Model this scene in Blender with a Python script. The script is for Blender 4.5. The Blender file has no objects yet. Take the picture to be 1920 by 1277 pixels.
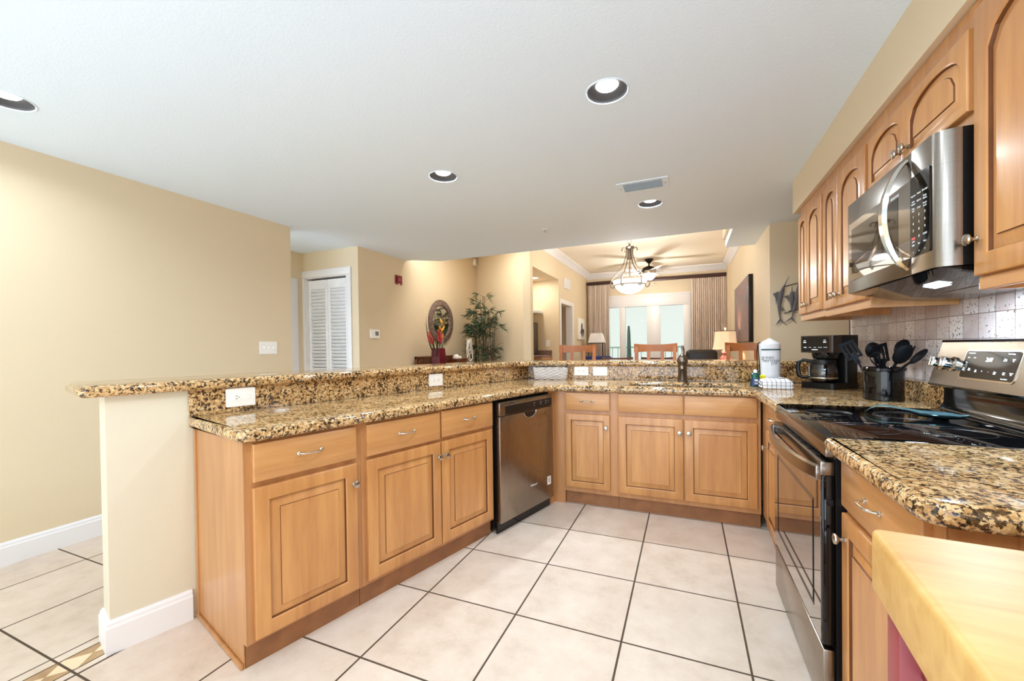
import bpy, bmesh, math, random
from mathutils import Vector, Matrix, Euler
PI = math.pi
random.seed(7)
sc = bpy.context.scene
COL = sc.collection

# ------------------------------------------------------------------ camera
def set_camera():
    yaw, pitch, roll = 0.399461703, -0.0106343604, -0.0131512914
    f = 774.287002
    c, s = math.cos(yaw), math.sin(yaw)
    right = Vector((c, s, 0)); fwd = Vector((-s, c, 0)); up = Vector((0, 0, 1))
    f2 = fwd * math.cos(pitch) + up * math.sin(pitch)
    u2 = up * math.cos(pitch) - fwd * math.sin(pitch)
    r3 = right * math.cos(roll) + u2 * math.sin(roll)
    u3 = u2 * math.cos(roll) - right * math.sin(roll)
    cam = bpy.data.cameras.new('camera'); o = bpy.data.objects.new('camera', cam); COL.objects.link(o)
    m = Matrix((r3, u3, -f2)).transposed().to_4x4(); m.translation = Vector((0, 0, 1.2262))
    o.matrix_world = m
    cam.sensor_width = 36; cam.sensor_fit = 'HORIZONTAL'; cam.lens = f / 1920 * 36
    cam.shift_y = 21.66 / 1920; cam.clip_start = 0.02
    sc.camera = o
set_camera()

# ------------------------------------------------------------------ world, exposure
w = bpy.data.worlds.new('world'); sc.world = w; w.use_nodes = True
def set_world():
    t = w.node_tree; bg = t.nodes['Background']
    tc = t.nodes.new('ShaderNodeTexCoord'); sp = t.nodes.new('ShaderNodeSeparateXYZ'); mr = t.nodes.new('ShaderNodeMapRange')
    t.links.new(tc.outputs['Generated'], sp.inputs[0]); t.links.new(sp.outputs[1], mr.inputs[0])
    mr.inputs[1].default_value = -0.4; mr.inputs[2].default_value = 0.7; mr.inputs[3].default_value = SKY_BACK; mr.inputs[4].default_value = SKY_FRONT
    t.links.new(mr.outputs[0], bg.inputs[1]); bg.inputs[0].default_value = SKY_COL
SKY_BACK, SKY_FRONT, SKY_COL = 3.1, 0.85, (0.80, 0.90, 1.0, 1)
set_world()
sc.view_settings.view_transform = 'Standard'; sc.view_settings.look = 'None'
sc.view_settings.exposure = 0.50; sc.view_settings.gamma = 1.0
sc.view_settings.use_curve_mapping = False
sc.cycles.use_denoising = True
sc.cycles.max_bounces = 14; sc.cycles.diffuse_bounces = 12; sc.cycles.glossy_bounces = 5
sc.cycles.transparent_max_bounces = 12
sc.cycles.sample_clamp_indirect = 6.0
sc.cycles.caustics_reflective = False; sc.cycles.caustics_refractive = False

def lamp(name, kind, loc, energy, color=(1, 1, 1), size=0.1, rot=(0, 0, 0), spread=None, parent=None, sy=None):
    l = bpy.data.lights.new(name, kind); l.energy = energy; l.color = color
    if kind == 'AREA':
        l.shape = 'DISK' if sy is None else 'RECTANGLE'; l.size = size
        if sy: l.size_y = sy
        if spread: l.spread = spread
    else:
        l.shadow_soft_size = size
    o = bpy.data.objects.new(name, l); COL.objects.link(o); o.location = loc; o.rotation_euler = rot
    if parent: o.parent = parent
    return o

CEIL = 2.468
LIVC = 2.91
CAN_W = 9.5
CANS = [(-0.346, 2.054), (-1.607, 2.572), (-0.281, 3.812), (-3.05, 0.913)]
ADDED_LAMPS = [(-0.75, -0.75, CEIL), (-0.30, 0.75, CEIL), (-0.4, -1.4, CEIL), (-1.9, -1.4, CEIL), (-2.75, 5.30, LIVC)]  # added lamps without fixtures, out of view, to brighten the rooms

# ------------------------------------------------------------------ materials
MATS = {}
def srgb(r, g, b):
    f = lambda v: (v / 255 / 12.92) if v <= 10 else ((v / 255 + 0.055) / 1.055) ** 2.4
    return (f(r), f(g), f(b), 1)
class NT:
    def __init__(s, name):
        s.m = bpy.data.materials.new(name); s.m.use_nodes = True
        s.t = s.m.node_tree; s.b = s.t.nodes['Principled BSDF']; MATS[name] = s.m
    def n(s, typ, **kw):
        nd = s.t.nodes.new('ShaderNode' + typ)
        for k, v in kw.items():
            if k.startswith('i_'):
                k2 = k[2:]; k2 = int(k2) if k2.isdigit() else k2.replace('_', ' ')
                nd.inputs[k2].default_value = v
            else: setattr(nd, k, v)
        return nd
    def l(s, a, b): s.t.links.new(a, b)
    def coord(s, kind='Object', scale=(1, 1, 1), rot=(0, 0, 0), loc=(0, 0, 0)):
        tc = s.n('TexCoord'); mp = s.n('Mapping')
        mp.inputs['Scale'].default_value = scale; mp.inputs['Rotation'].default_value = rot; mp.inputs['Location'].default_value = loc
        s.l(tc.outputs[kind], mp.inputs[0]); return mp.outputs[0]
    def ramp(s, fac, stops):
        r = s.n('ValToRGB'); e = r.color_ramp.elements
        while len(e) > 1: e.remove(e[-1])
        e[0].position = stops[0][0]; e[0].color = stops[0][1]
        for p, c in stops[1:]:
            x = e.new(p); x.color = c
        s.l(fac, r.inputs[0]); return r.outputs[0]
    def math(s, op, a, b=None, c=None):
        nd = s.n('Math', operation=op)
        for i, v in enumerate((a, b, c)):
            if v is None: continue
            if isinstance(v, (int, float)): nd.inputs[i].default_value = v
            else: s.l(v, nd.inputs[i])
        return nd.outputs[0]
    def mix(s, fac, a, b, blend='MIX'):
        nd = s.n('Mix', data_type='RGBA', blend_type=blend)
        for i, v in ((0, fac), (6, a), (7, b)):
            if isinstance(v, (int, float, tuple)): nd.inputs[i].default_value = v
            else: s.l(v, nd.inputs[i])
        return nd.outputs[2]
    def bump(s, h, strength, dist=0.01):
        b = s.n('Bump'); b.inputs['Strength'].default_value = strength; b.inputs['Distance'].default_value = dist
        s.l(h, b.inputs['Height']); s.l(b.outputs[0], s.b.inputs['Normal'])
    def set(s, **kw):
        for k, v in kw.items():
            k = k.replace('_', ' ')
            if isinstance(v, (int, float, tuple)): s.b.inputs[k].default_value = v
            else: s.l(v, s.b.inputs[k])
        return s.m

def plain(name, col, rough=0.5, metal=0.0, noise=0.03, nscale=12, **kw):
    t = NT(name)
    nz = t.n('TexNoise', i_Scale=nscale, i_Detail=3.0); t.l(t.coord(), nz.inputs['Vector'])
    d = tuple(max(0, c * (1 - noise * 2)) for c in col[:3]) + (1,)
    u = tuple(min(1, c * (1 + noise)) for c in col[:3]) + (1,)
    t.set(Base_Color=t.ramp(nz.outputs[0], [(0.3, d), (0.7, u)]), Roughness=rough, Metallic=metal, **kw)
    return t.m
def paint(name, col, rough=0.6, bscale=160, bstr=0.08):
    t = NT(name); v = t.coord()
    nz = t.n('TexNoise', i_Scale=bscale, i_Detail=2.0); t.l(v, nz.inputs['Vector'])
    t.set(Base_Color=col, Roughness=rough); t.bump(nz.outputs[0], bstr, 0.004); return t.m

paint('wall_paint', srgb(220, 204, 174), 0.55)
paint('wall_paint_pale', srgb(216, 207, 186), 0.5)
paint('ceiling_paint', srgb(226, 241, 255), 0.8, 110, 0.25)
paint('living_ceiling_paint', srgb(240, 232, 216), 0.8)
paint('trim_white', srgb(232, 231, 233), 0.35, 60, 0.02)
plain('door_white', srgb(238, 240, 244), 0.35)
plain('plastic_white', srgb(248, 247, 243), 0.3)
plain('slot_dark', srgb(40, 36, 34), 0.6)
plain('black_plastic', srgb(16, 15, 16), 0.35, Specular_IOR_Level=0.35)
plain('black_gloss', srgb(9, 9, 10), 0.06)
plain('black_glass', srgb(6, 6, 7), 0.03, Specular_IOR_Level=0.6)
plain('oven_glass', srgb(22, 15, 11), 0.03, Specular_IOR_Level=1.0, Coat_Weight=1.0, Coat_IOR=2.4, Coat_Roughness=0.02)
plain('nylon_black', srgb(14, 15, 18), 0.5, Specular_IOR_Level=0.12)
plain('chrome', srgb(215, 212, 205), 0.12, 1.0)
plain('nickel', srgb(190, 182, 170), 0.25, 1.0)
plain('nickel_dark', srgb(128, 116, 106), 0.3, 1.0)
plain('iron_dark', srgb(40, 34, 32), 0.4, 0.6)
plain('bronze_dark', srgb(70, 45, 42), 0.4, 0.3)
plain('red_paint', srgb(150, 62, 66), 0.4)
plain('alarm_red', srgb(140, 25, 45), 0.4)
plain('burgundy', srgb(96, 14, 30), 0.2)
plain('stool_wood', srgb(172, 100, 46), 0.35, 0.0, 0.12, 9)
plain('dark_wood', srgb(110, 62, 38), 0.4, 0.0, 0.12, 9)
plain('leather_black', srgb(34, 32, 33), 0.35)
plain('fabric_blue', srgb(24, 45, 110), 0.8)
plain('curtain_cloth', srgb(226, 214, 203), 0.9, 0, 0.02)
plain('lampshade_cloth', srgb(246, 226, 192), 0.8, Emission_Color=(1, 0.68, 0.42, 1), Emission_Strength=0.35)
plain('lampshade_white', srgb(240, 238, 240), 0.8)
plain('leaf_green', srgb(52, 74, 44), 0.5, 0, 0.25, 30)
plain('stem_brown', srgb(62, 52, 38), 0.6)
plain('flower_red', srgb(226, 86, 86), 0.5, 0, 0.2, 60)
plain('flower_yellow', srgb(240, 180, 50), 0.5)
plain('coral_white', srgb(240, 236, 228), 0.7)
plain('grout_grey', srgb(60, 48, 36), 0.8)
plain('sponge_yellow', srgb(246, 226, 40), 0.9, 0, 0.08, 300)
plain('soap_green', srgb(12, 84, 72), 0.15)
plain('soap_blue', srgb(22, 52, 104), 0.3)
plain('paper_grey', srgb(226, 228, 232), 0.7)
plain('ink_grey', srgb(120, 124, 126), 0.7)
plain('ink_teal', srgb(40, 78, 80), 0.7)
plain('label_white', srgb(225, 228, 232), 0.5)
plain('label_red', srgb(210, 60, 60), 0.5)
plain('can_baffle', srgb(70, 70, 72), 0.6)
plain('spoon_teal', srgb(120, 158, 164), 0.18, 0.85)
plain('toe_wood', srgb(150, 100, 62), 0.45, 0, 0.1)
plain('umbrella_cloth', srgb(70, 92, 84), 0.8)
plain('rail_metal', srgb(130, 160, 152), 0.5)
plain('fridge_grey', srgb(86, 82, 80), 0.4, 0.3)
plain('balcony_tile', srgb(150, 168, 160), 0.6)
plain('sensor_cream', srgb(238, 228, 208), 0.5)
plain('coffee_bronze', srgb(66, 54, 48), 0.3, 0.5)

def emit(name, col, strength):
    t = NT(name); t.set(Base_Color=(0.8, 0.8, 0.8, 1), Emission_Color=col, Emission_Strength=strength); return t.m
emit('bulb_white', (1, 0.98, 0.95, 1), 4.0)
emit('bowl_glow', (1, 0.93, 0.8, 1), 1.4)
emit('hood_glow', (0.55, 0.8, 1, 1), 12.0)
emit('digits_glow', (1.0, 0.75, 0.5, 1), 1.2)

def brushed(name, col, rough=0.28, scale=(1, 1, 260)):
    t = NT(name); v = t.coord(scale=scale)
    nz = t.n('TexNoise', i_Scale=6.0, i_Detail=2.0); t.l(v, nz.inputs['Vector'])
    c2 = tuple(c * 0.86 for c in col[:3]) + (1,)
    t.set(Base_Color=t.ramp(nz.outputs[0], [(0.3, c2), (0.7, col)]), Metallic=1.0,
          Roughness=t.math('ADD', t.math('MULTIPLY', nz.outputs[0], 0.1), rough - 0.05))
    return t.m
brushed('stainless', srgb(158, 150, 141), 0.24)
brushed('stainless_warm', srgb(164, 152, 138), 0.26, (260, 260, 1))

def wood(name, a, b, axis, rough=0.35, knots=True):
    t = NT(name)
    sc3 = {'z': (14, 14, 1.1), 'x': (1.1, 14, 14), 'y': (14, 1.1, 14)}[axis]
    v = t.coord(scale=sc3)
    n1 = t.n('TexNoise', i_Scale=1.6, i_Detail=5.0, i_Roughness=0.55, i_Distortion=0.3); t.l(v, n1.inputs['Vector'])
    n2 = t.n('TexNoise', i_Scale=9.0, i_Detail=3.0); t.l(v, n2.inputs['Vector'])
    n3 = t.n('TexNoise', i_Scale=2.2, i_Detail=1.0); t.l(t.coord(), n3.inputs['Vector'])
    f = t.math('ADD', t.math('MULTIPLY', n1.outputs[0], 0.6), t.math('ADD', t.math('MULTIPLY', n2.outputs[0], 0.16), t.math('MULTIPLY', n3.outputs[0], 0.3)))
    t.set(Base_Color=t.ramp(f, [(0.32, a), (0.72, b)]), Roughness=rough, Coat_Weight=0.25, Coat_Roughness=0.18)
    return t.m
wood('maple_v', srgb(172, 114, 64), srgb(210, 153, 92), 'z')
wood('maple_h', srgb(172, 116, 66), srgb(208, 154, 96), 'x')
wood('maple_side', srgb(166, 112, 66), srgb(198, 144, 92), 'z')

plain('maple_groove', srgb(112, 66, 34), 0.5, 0, 0.1)  # darker brown for the groove faces of cabinet fronts
def butcher():
    t = NT('butcher_block')
    v = t.coord(scale=(1.6, 9, 9)); sep = t.n('SeparateXYZ'); t.l(t.coord(), sep.inputs[0])
    idx = t.math('FLOOR', t.math('MULTIPLY', sep.outputs[1], 24))
    wn = t.n('TexWhiteNoise', noise_dimensions='1D'); t.l(idx, wn.inputs['W'])
    n = t.n('TexNoise', i_Scale=3.0, i_Detail=5.0, i_Distortion=0.8); t.l(v, n.inputs['Vector'])
    f = t.math('ADD', t.math('MULTIPLY', n.outputs[0], 0.8), t.math('MULTIPLY', wn.outputs[0], 0.18))
    t.set(Base_Color=t.ramp(f, [(0.3, srgb(196, 150, 82)), (0.7, srgb(216, 178, 108))]), Roughness=0.5)
butcher()

def granite():
    t = NT('granite'); v = t.coord()
    n0 = t.n('TexNoise', i_Scale=40.0, i_Detail=2.0); t.l(v, n0.inputs['Vector'])
    dv = t.n('VectorMath', operation='ADD'); sv = t.n('VectorMath', operation='SCALE'); sv.inputs[3].default_value = 0.022
    t.l(n0.outputs[1], sv.inputs[0]); t.l(v, dv.inputs[0]); t.l(sv.outputs[0], dv.inputs[1])
    vo = t.n('TexVoronoi', i_Scale=78.0, feature='F1'); t.l(dv.outputs[0], vo.inputs['Vector'])
    vs = t.n('TexVoronoi', i_Scale=190.0, feature='F1'); t.l(dv.outputs[0], vs.inputs['Vector'])
    n1 = t.n('TexNoise', i_Scale=120.0, i_Detail=4.0, i_Roughness=0.65); t.l(v, n1.inputs['Vector'])
    n2 = t.n('TexNoise', i_Scale=74.0, i_Detail=4.0, i_Roughness=0.7, i_Distortion=0.8); t.l(v, n2.inputs['Vector'])
    n3 = t.n('TexNoise', i_Scale=11.0, i_Detail=2.0); t.l(v, n3.inputs['Vector'])
    sep = t.n('SeparateColor'); t.l(vo.outputs['Color'], sep.inputs[0]); sp2 = t.n('SeparateColor'); t.l(vs.outputs['Color'], sp2.inputs[0])
    f = t.math('ADD', t.math('MULTIPLY', sep.outputs[0], 0.65), t.math('MULTIPLY', sp2.outputs[0], 0.35))
    body = t.ramp(f, [(0.0, srgb(140, 102, 62)), (0.3, srgb(190, 148, 96)), (0.6, srgb(216, 180, 128)), (1.0, srgb(232, 206, 162))])
    body = t.mix(t.math('MULTIPLY', n1.outputs[0], 0.28), body, srgb(160, 110, 58))
    e = t.math('ADD', t.math('MULTIPLY', n2.outputs[0], 0.8), t.math('MULTIPLY', n3.outputs[0], 0.25))
    e = t.math('ADD', e, t.math('MULTIPLY', t.math('SUBTRACT', sp2.outputs[1], 0.5), 0.13))
    e = t.math('ADD', e, t.math('MULTIPLY', t.math('SUBTRACT', vo.outputs['Distance'], 0.4), 0.30))
    mask = t.ramp(e, [(0.568, (0, 0, 0, 1)), (0.62, (1, 1, 1, 1))])
    dark = t.ramp(sp2.outputs[2], [(0.2, srgb(24, 18, 15)), (0.9, srgb(92, 66, 42))])
    t.set(Base_Color=t.mix(mask, body, dark), Roughness=0.07, Specular_IOR_Level=0.6)
granite()

def floor_mat():
    t = NT('floor_tile'); tc = t.n('TexCoord'); sep = t.n('SeparateXYZ'); t.l(tc.outputs['Object'], sep.inputs[0])
    X, Y = sep.outputs[0], sep.outputs[1]; S = 0.474; g = 0.0042
    def line(u, half=g):   # 1 on a grout line of a grid with pitch S through zero
        m = t.math('ABSOLUTE', t.math('SUBTRACT', t.math('FLOORED_MODULO', t.math('ADD', u, S / 2), S), S / 2))
        return t.math('LESS_THAN', m, half)
    def at(x0, half=g): return t.math('LESS_THAN', t.math('ABSOLUTE', t.math('SUBTRACT', X, x0)), half)
    right = t.math('GREATER_THAN', X, -2.158); left = t.math('LESS_THAN', X, -2.354)
    inb = t.math('SUBTRACT', 1.0, t.math('ADD', right, left))
    u = t.math('ADD', t.math('MULTIPLY', right, t.math('ADD', X, 2.1543)), t.math('MULTIPLY', left, t.math('ADD', X, 2.354)))
    lx = t.math('MULTIPLY', line(u), t.math('SUBTRACT', 1.0, inb)); ly = line(t.math('SUBTRACT', Y, 1.2628))
    gl = t.math('MAXIMUM', lx, ly)
    for x0 in (-2.354, -2.303, -2.195, -2.158): gl = t.math('MAXIMUM', gl, at(x0, 0.0032))
    # diamond strip
    strip = t.math('MULTIPLY', t.math('GREATER_THAN', X, -2.303), t.math('LESS_THAN', X, -2.195))
    du = t.math('DIVIDE', t.math('ABSOLUTE', t.math('ADD', X, 2.249)), 0.054)
    P = 0.14
    dvv = t.math('DIVIDE', t.math('ABSOLUTE', t.math('SUBTRACT', t.math('FLOORED_MODULO', t.math('ADD', Y, P / 2 - 0.805), P), P / 2)), P / 2)
    dia = t.math('LESS_THAN', t.math('ADD', du, dvv), 0.97)
    wn = t.n('TexWhiteNoise', noise_dimensions='2D'); cv = t.n('CombineXYZ')
    t.l(t.math('FLOOR', t.math('DIVIDE', u, S)), cv.inputs[0]); t.l(t.math('FLOOR', t.math('DIVIDE', t.math('SUBTRACT', Y, 1.2628), S)), cv.inputs[1])
    t.l(cv.outputs[0], wn.inputs['Vector'])
    n = t.n('TexNoise', i_Scale=7.0, i_Detail=6.0, i_Roughness=0.65); t.l(tc.outputs['Object'], n.inputs['Vector'])
    n2 = t.n('TexNoise', i_Scale=60.0, i_Detail=3.0); t.l(tc.outputs['Object'], n2.inputs['Vector'])
    f = t.math('ADD', t.math('MULTIPLY', n.outputs[0], 0.8), t.math('ADD', t.math('MULTIPLY', wn.outputs[0], 0.12), t.math('MULTIPLY', n2.outputs[0], 0.12)))
    tile = t.ramp(f, [(0.3, srgb(194, 174, 156)), (0.5, srgb(211, 193, 176)), (0.75, srgb(222, 207, 192))])
    bord = t.mix(dia, t.ramp(n.outputs[0], [(0.3, srgb(150, 118, 84)), (0.7, srgb(186, 152, 112))]), srgb(226, 202, 168))
    base = t.mix(strip, tile, bord)
    col = t.mix(gl, base, srgb(78, 62, 46))
    t.set(Base_Color=col, Roughness=t.math('ADD', 0.32, t.math('MULTIPLY', gl, 0.5)), Specular_IOR_Level=0.45)
    t.bump(t.math('SUBTRACT', t.math('MULTIPLY', n2.outputs[0], 0.08), gl), 0.35, 0.003)
floor_mat()

def backsplash_mat():   # tumbled stone tile on the x = const wall: object coords y (along), z (up)
    t = NT('stone_tile'); tc = t.n('TexCoord'); sep = t.n('SeparateXYZ'); t.l(tc.outputs['Object'], sep.inputs[0])
    Y, Z = sep.outputs[1], sep.outputs[2]; S = 0.1015; g = 0.0016
    def cell(u): return t.math('FLOOR', t.math('DIVIDE', u, S))
    def line(u):
        m = t.math('ABSOLUTE', t.math('SUBTRACT', t.math('FLOORED_MODULO', t.math('ADD', u, S / 2), S), S / 2))
        return t.math('LESS_THAN', m, g)
    y = t.math('SUBTRACT', Y, 3.70); z = t.math('SUBTRACT', Z, 1.34)
    gl = t.math('MAXIMUM', line(y), line(z))
    cv = t.n('CombineXYZ'); t.l(cell(y), cv.inputs[0]); t.l(cell(z), cv.inputs[1])
    wn = t.n('TexWhiteNoise', noise_dimensions='2D'); t.l(cv.outputs[0], wn.inputs['Vector'])
    n = t.n('TexNoise', i_Scale=16.0, i_Detail=5.0); t.l(tc.outputs['Object'], n.inputs['Vector'])
    p = t.n('TexNoise', i_Scale=85.0, i_Detail=3.0, i_Roughness=0.55); t.l(tc.outputs['Object'], p.inputs['Vector'])
    q = t.math('ADD', p.outputs[0], t.math('MULTIPLY', t.math('SUBTRACT', wn.outputs[0], 0.5), 0.09))
    pit = t.math('GREATER_THAN', q, 0.64)
    f = t.math('ADD', t.math('MULTIPLY', n.outputs[0], 0.5), t.math('MULTIPLY', wn.outputs[0], 0.5))
    col = t.ramp(f, [(0.2, srgb(178, 158, 150)), (0.5, srgb(206, 192, 186)), (0.8, srgb(228, 218, 212))])
    col = t.mix(pit, col, srgb(92, 78, 72)); col = t.mix(gl, col, srgb(120, 100, 86))
    t.set(Base_Color=col, Roughness=0.3)
    t.bump(t.math('SUBTRACT', 0.0, t.math('MAXIMUM', gl, pit)), 0.5, 0.003)
backsplash_mat()

def wicker():
    t = NT('wicker_white'); v = t.coord(scale=(1, 1, 1))
    sep = t.n('SeparateXYZ'); t.l(v, sep.inputs[0])
    k = t.math('ADD', t.math('MULTIPLY', sep.outputs[2], 420.0), t.math('MULTIPLY', sep.outputs[0], 90.0))
    n = t.n('TexNoise', i_Scale=60.0, i_Detail=2.0); t.l(v, n.inputs['Vector'])
    s_ = t.math('SINE', t.math('ADD', k, t.math('MULTIPLY', n.outputs[0], 4.0)))
    t.set(Base_Color=t.ramp(t.math('ADD', t.math('MULTIPLY', s_, 0.5), 0.5), [(0.02, srgb(96, 90, 88)), (0.3, srgb(226, 224, 224)), (1, srgb(246, 244, 244))]), Roughness=0.7)
    t.bump(s_, 0.5, 0.004)
wicker()

def towel_mat():
    t = NT('towel_cloth'); sep = t.n('SeparateXYZ'); t.l(t.coord(), sep.inputs[0])
    def line(u, S, g): return t.math('LESS_THAN', t.math('FLOORED_MODULO', u, S), g)
    m = t.math('MAXIMUM', line(t.math('ADD', sep.outputs[0], 0.011), 0.026, 0.0028), line(t.math('ADD', sep.outputs[2], 0.004), 0.024, 0.0022))
    n = t.n('TexNoise', i_Scale=400.0); t.l(t.coord(), n.inputs['Vector'])
    t.set(Base_Color=t.mix(m, srgb(240, 240, 242), srgb(54, 60, 80)), Roughness=0.95); t.bump(n.outputs[0], 0.4, 0.003)
towel_mat()

def abstract_art(name, stops, scale):
    t = NT(name); v = t.coord(scale=scale)
    n = t.n('TexNoise', i_Scale=3.0, i_Detail=8.0, i_Roughness=0.75, i_Distortion=1.5); t.l(v, n.inputs['Vector'])
    t.set(Base_Color=t.ramp(n.outputs[0], stops), Roughness=0.6); t.bump(n.outputs[0], 0.3, 0.005)
abstract_art('painting_canvas', [(0.30, srgb(40, 60, 66)), (0.42, srgb(92, 118, 122)), (0.5, srgb(150, 86, 80)), (0.58, srgb(110, 122, 120)), (0.68, srgb(176, 168, 158)), (0.8, srgb(60, 52, 56))], (3.5, 2, 2.2))
abstract_art('grey_art_canvas', [(0.3, srgb(90, 98, 106)), (0.45, srgb(226, 228, 226)), (0.55, srgb(240, 240, 236)), (0.66, srgb(130, 138, 144))], (1, 1.4, 0.9))
abstract_art('lamp_mosaic', [(0.3, srgb(28, 26, 40)), (0.42, srgb(60, 70, 110)), (0.5, srgb(170, 40, 56)), (0.58, srgb(216, 206, 200)), (0.68, srgb(70, 60, 60))], (9, 9, 9))
abstract_art('mirror_mosaic', [(0.35, srgb(56, 40, 34)), (0.5, srgb(104, 80, 68)), (0.62, srgb(176, 160, 150))], (16, 16, 16))
abstract_art('niche_granite', [(0.35, srgb(40, 30, 30)), (0.5, srgb(120, 92, 84)), (0.62, srgb(176, 150, 138))], (20, 20, 20))
abstract_art('verdigris', [(0.3, srgb(52, 50, 56)), (0.5, srgb(96, 92, 98)), (0.7, srgb(140, 132, 130))], (30, 30, 30))

def glass_mat(name, tint, gl=0.04, ior=1.45):
    t = NT(name); out = t.t.nodes['Material Output']
    tr = t.n('BsdfTransparent'); tr.inputs[0].default_value = tint
    g = t.n('BsdfGlossy'); g.inputs['Roughness'].default_value = 0.01
    fr = t.n('Fresnel'); fr.inputs[0].default_value = ior
    mx = t.n('MixShader'); t.l(t.math('ADD', fr.outputs[0], gl - 0.04), mx.inputs[0]); t.l(tr.outputs[0], mx.inputs[1]); t.l(g.outputs[0], mx.inputs[2])
    t.l(mx.outputs[0], out.inputs[0])
glass_mat('window_glass', (0.93, 0.92, 0.84, 1), 0.04, 1.12)
glass_mat('carafe_glass', (0.55, 0.52, 0.5, 1), 0.1)
plain('mirror_glass', (0.9, 0.9, 0.9, 1), 0.02, 1.0, 0)

# ------------------------------------------------------------------ mesh builder
class MB:
    def __init__(s): s.bm = bmesh.new(); s.mats = []
    def mi(s, m):
        if m not in s.mats: s.mats.append(m)
        return s.mats.index(m)
    def _fin(s, faces, m):
        if m is not None:
            i = s.mi(m)
            for f in faces: f.material_index = i
    def box(s, x0, x1, y0, y1, z0, z1, bev=0.0, m=None, seg=2, mat4=None):
        M = Matrix.Translation(((x0 + x1) / 2, (y0 + y1) / 2, (z0 + z1) / 2)) @ Matrix.Diagonal((abs(x1 - x0), abs(y1 - y0), abs(z1 - z0), 1))
        b0 = set(s.bm.faces)
        r = bmesh.ops.create_cube(s.bm, size=1, matrix=M)
        if bev > 0:
            ed = list({e for v in r['verts'] for e in v.link_edges})
            bmesh.ops.bevel(s.bm, geom=ed, offset=bev, segments=seg, affect='EDGES', profile=0.5)
        nf = [f for f in s.bm.faces if f not in b0]
        if mat4 is not None:
            bmesh.ops.transform(s.bm, matrix=mat4, verts=list({v for f in nf for v in f.verts}))
        s._fin(nf, m); return nf
    def skin(s, loops, closed=True, cap0=True, cap1=True, m=None):
        vs = [[s.bm.verts.new(p) for p in lp] for lp in loops]; fs = []
        n = len(loops[0])
        for a, b in zip(vs, vs[1:]):
            for i in range(n if closed else n - 1):
                j = (i + 1) % n
                try: fs.append(s.bm.faces.new((a[i], a[j], b[j], b[i])))
                except ValueError: pass
        if cap0: fs.append(s.bm.faces.new(list(reversed(vs[0]))))
        if cap1: fs.append(s.bm.faces.new(vs[-1]))
        s._fin(fs, m); return fs
    def lathe(s, prof, seg=24, mat4=None, m=None):
        loops = []
        for r, z in prof:
            r = max(r, 1e-5)
            lp = [Vector((r * math.cos(2 * PI * k / seg), r * math.sin(2 * PI * k / seg), z)) for k in range(seg)]
            if mat4 is not None: lp = [mat4 @ p for p in lp]
            loops.append(lp)
        ring = prof[0][0] > 1e-4 and prof[-1][0] > 1e-4
        if ring:
            if prof[0] != prof[-1]: loops.append([p.copy() for p in loops[0]])
            return s.skin(loops, cap0=False, cap1=False, m=m)
        return s.skin(loops, m=m)
    def tube(s, pts, r, seg=8, m=None, flat=None):
        pts = [Vector(p) for p in pts]; loops = []; up = None
        rr = r if isinstance(r, (list, tuple)) else [r] * len(pts)
        for i, p in enumerate(pts):
            d = (pts[min(i + 1, len(pts) - 1)] - pts[max(i - 1, 0)]).normalized()
            if up is None:
                up = Vector((0, 0, 1)) if abs(d.z) < 0.9 else Vector((0, 1, 0))
            a = d.cross(up).normalized(); b = a.cross(d).normalized(); up = b
            fx, fy = flat if flat else (1, 1)
            loops.append([p + (a * math.cos(2 * PI * k / seg) * fx + b * math.sin(2 * PI * k / seg) * fy) * rr[i] for k in range(seg)])
        return s.skin(loops, m=m)
    def prism(s, poly, lo, hi, axis='z', m=None, mat4=None):
        def P(a, b, c): return {'z': Vector((a, b, c)), 'y': Vector((a, c, b)), 'x': Vector((c, a, b))}[axis]
        l0 = [P(a, b, lo) for a, b in poly]; l1 = [P(a, b, hi) for a, b in poly]
        if mat4 is not None: l0 = [mat4 @ p for p in l0]; l1 = [mat4 @ p for p in l1]
        return s.skin([l0, l1], m=m)
    def quad(s, *p, m=None):
        f = s.bm.faces.new([s.bm.verts.new(q) for q in p]); s._fin([f], m); return f
    def ball(s, c, r, m=None, sc3=(1, 1, 1), seg=16):
        b0 = set(s.bm.faces)
        M = Matrix.Translation(c) @ Matrix.Diagonal((sc3[0], sc3[1], sc3[2], 1))
        bmesh.ops.create_uvsphere(s.bm, u_segments=seg, v_segments=max(6, seg // 2), radius=r, matrix=M)
        nf = [f for f in s.bm.faces if f not in b0]; s._fin(nf, m); return nf
    def obj(s, name, m=None, parent=None, smooth=35, loc=None):
        bmesh.ops.recalc_face_normals(s.bm, faces=s.bm.faces)
        me = bpy.data.meshes.new(name); s.bm.to_mesh(me); s.bm.free()
        for mm in (s.mats or [m]): me.materials.append(MATS[mm or m])
        if smooth:
            me.polygons.foreach_set('use_smooth', [True] * len(me.polygons)); me.set_sharp_from_angle(angle=math.radians(smooth))
        o = bpy.data.objects.new(name, me); COL.objects.link(o)
        if parent: o.parent = parent
        if loc: o.location = loc
        return o
def tag(o, label=None, cat=None, group=None, kind=None):
    if label: o['label'] = label
    if cat: o['category'] = cat
    if group: o['group'] = group
    if kind: o['kind'] = kind
    return o
def empty(name, loc=(0, 0, 0), rz=0.0, label=None, cat=None, group=None):
    o = bpy.data.objects.new(name, None); COL.objects.link(o); o.location = loc; o.rotation_euler = (0, 0, rz)
    o.empty_display_size = 0.05
    return tag(o, label, cat, group)
def struct(mb, name, m=None, parent=None, smooth=35):
    o = mb.obj(name, m, parent, smooth)
    if not parent: o['kind'] = 'structure'
    return o
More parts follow.
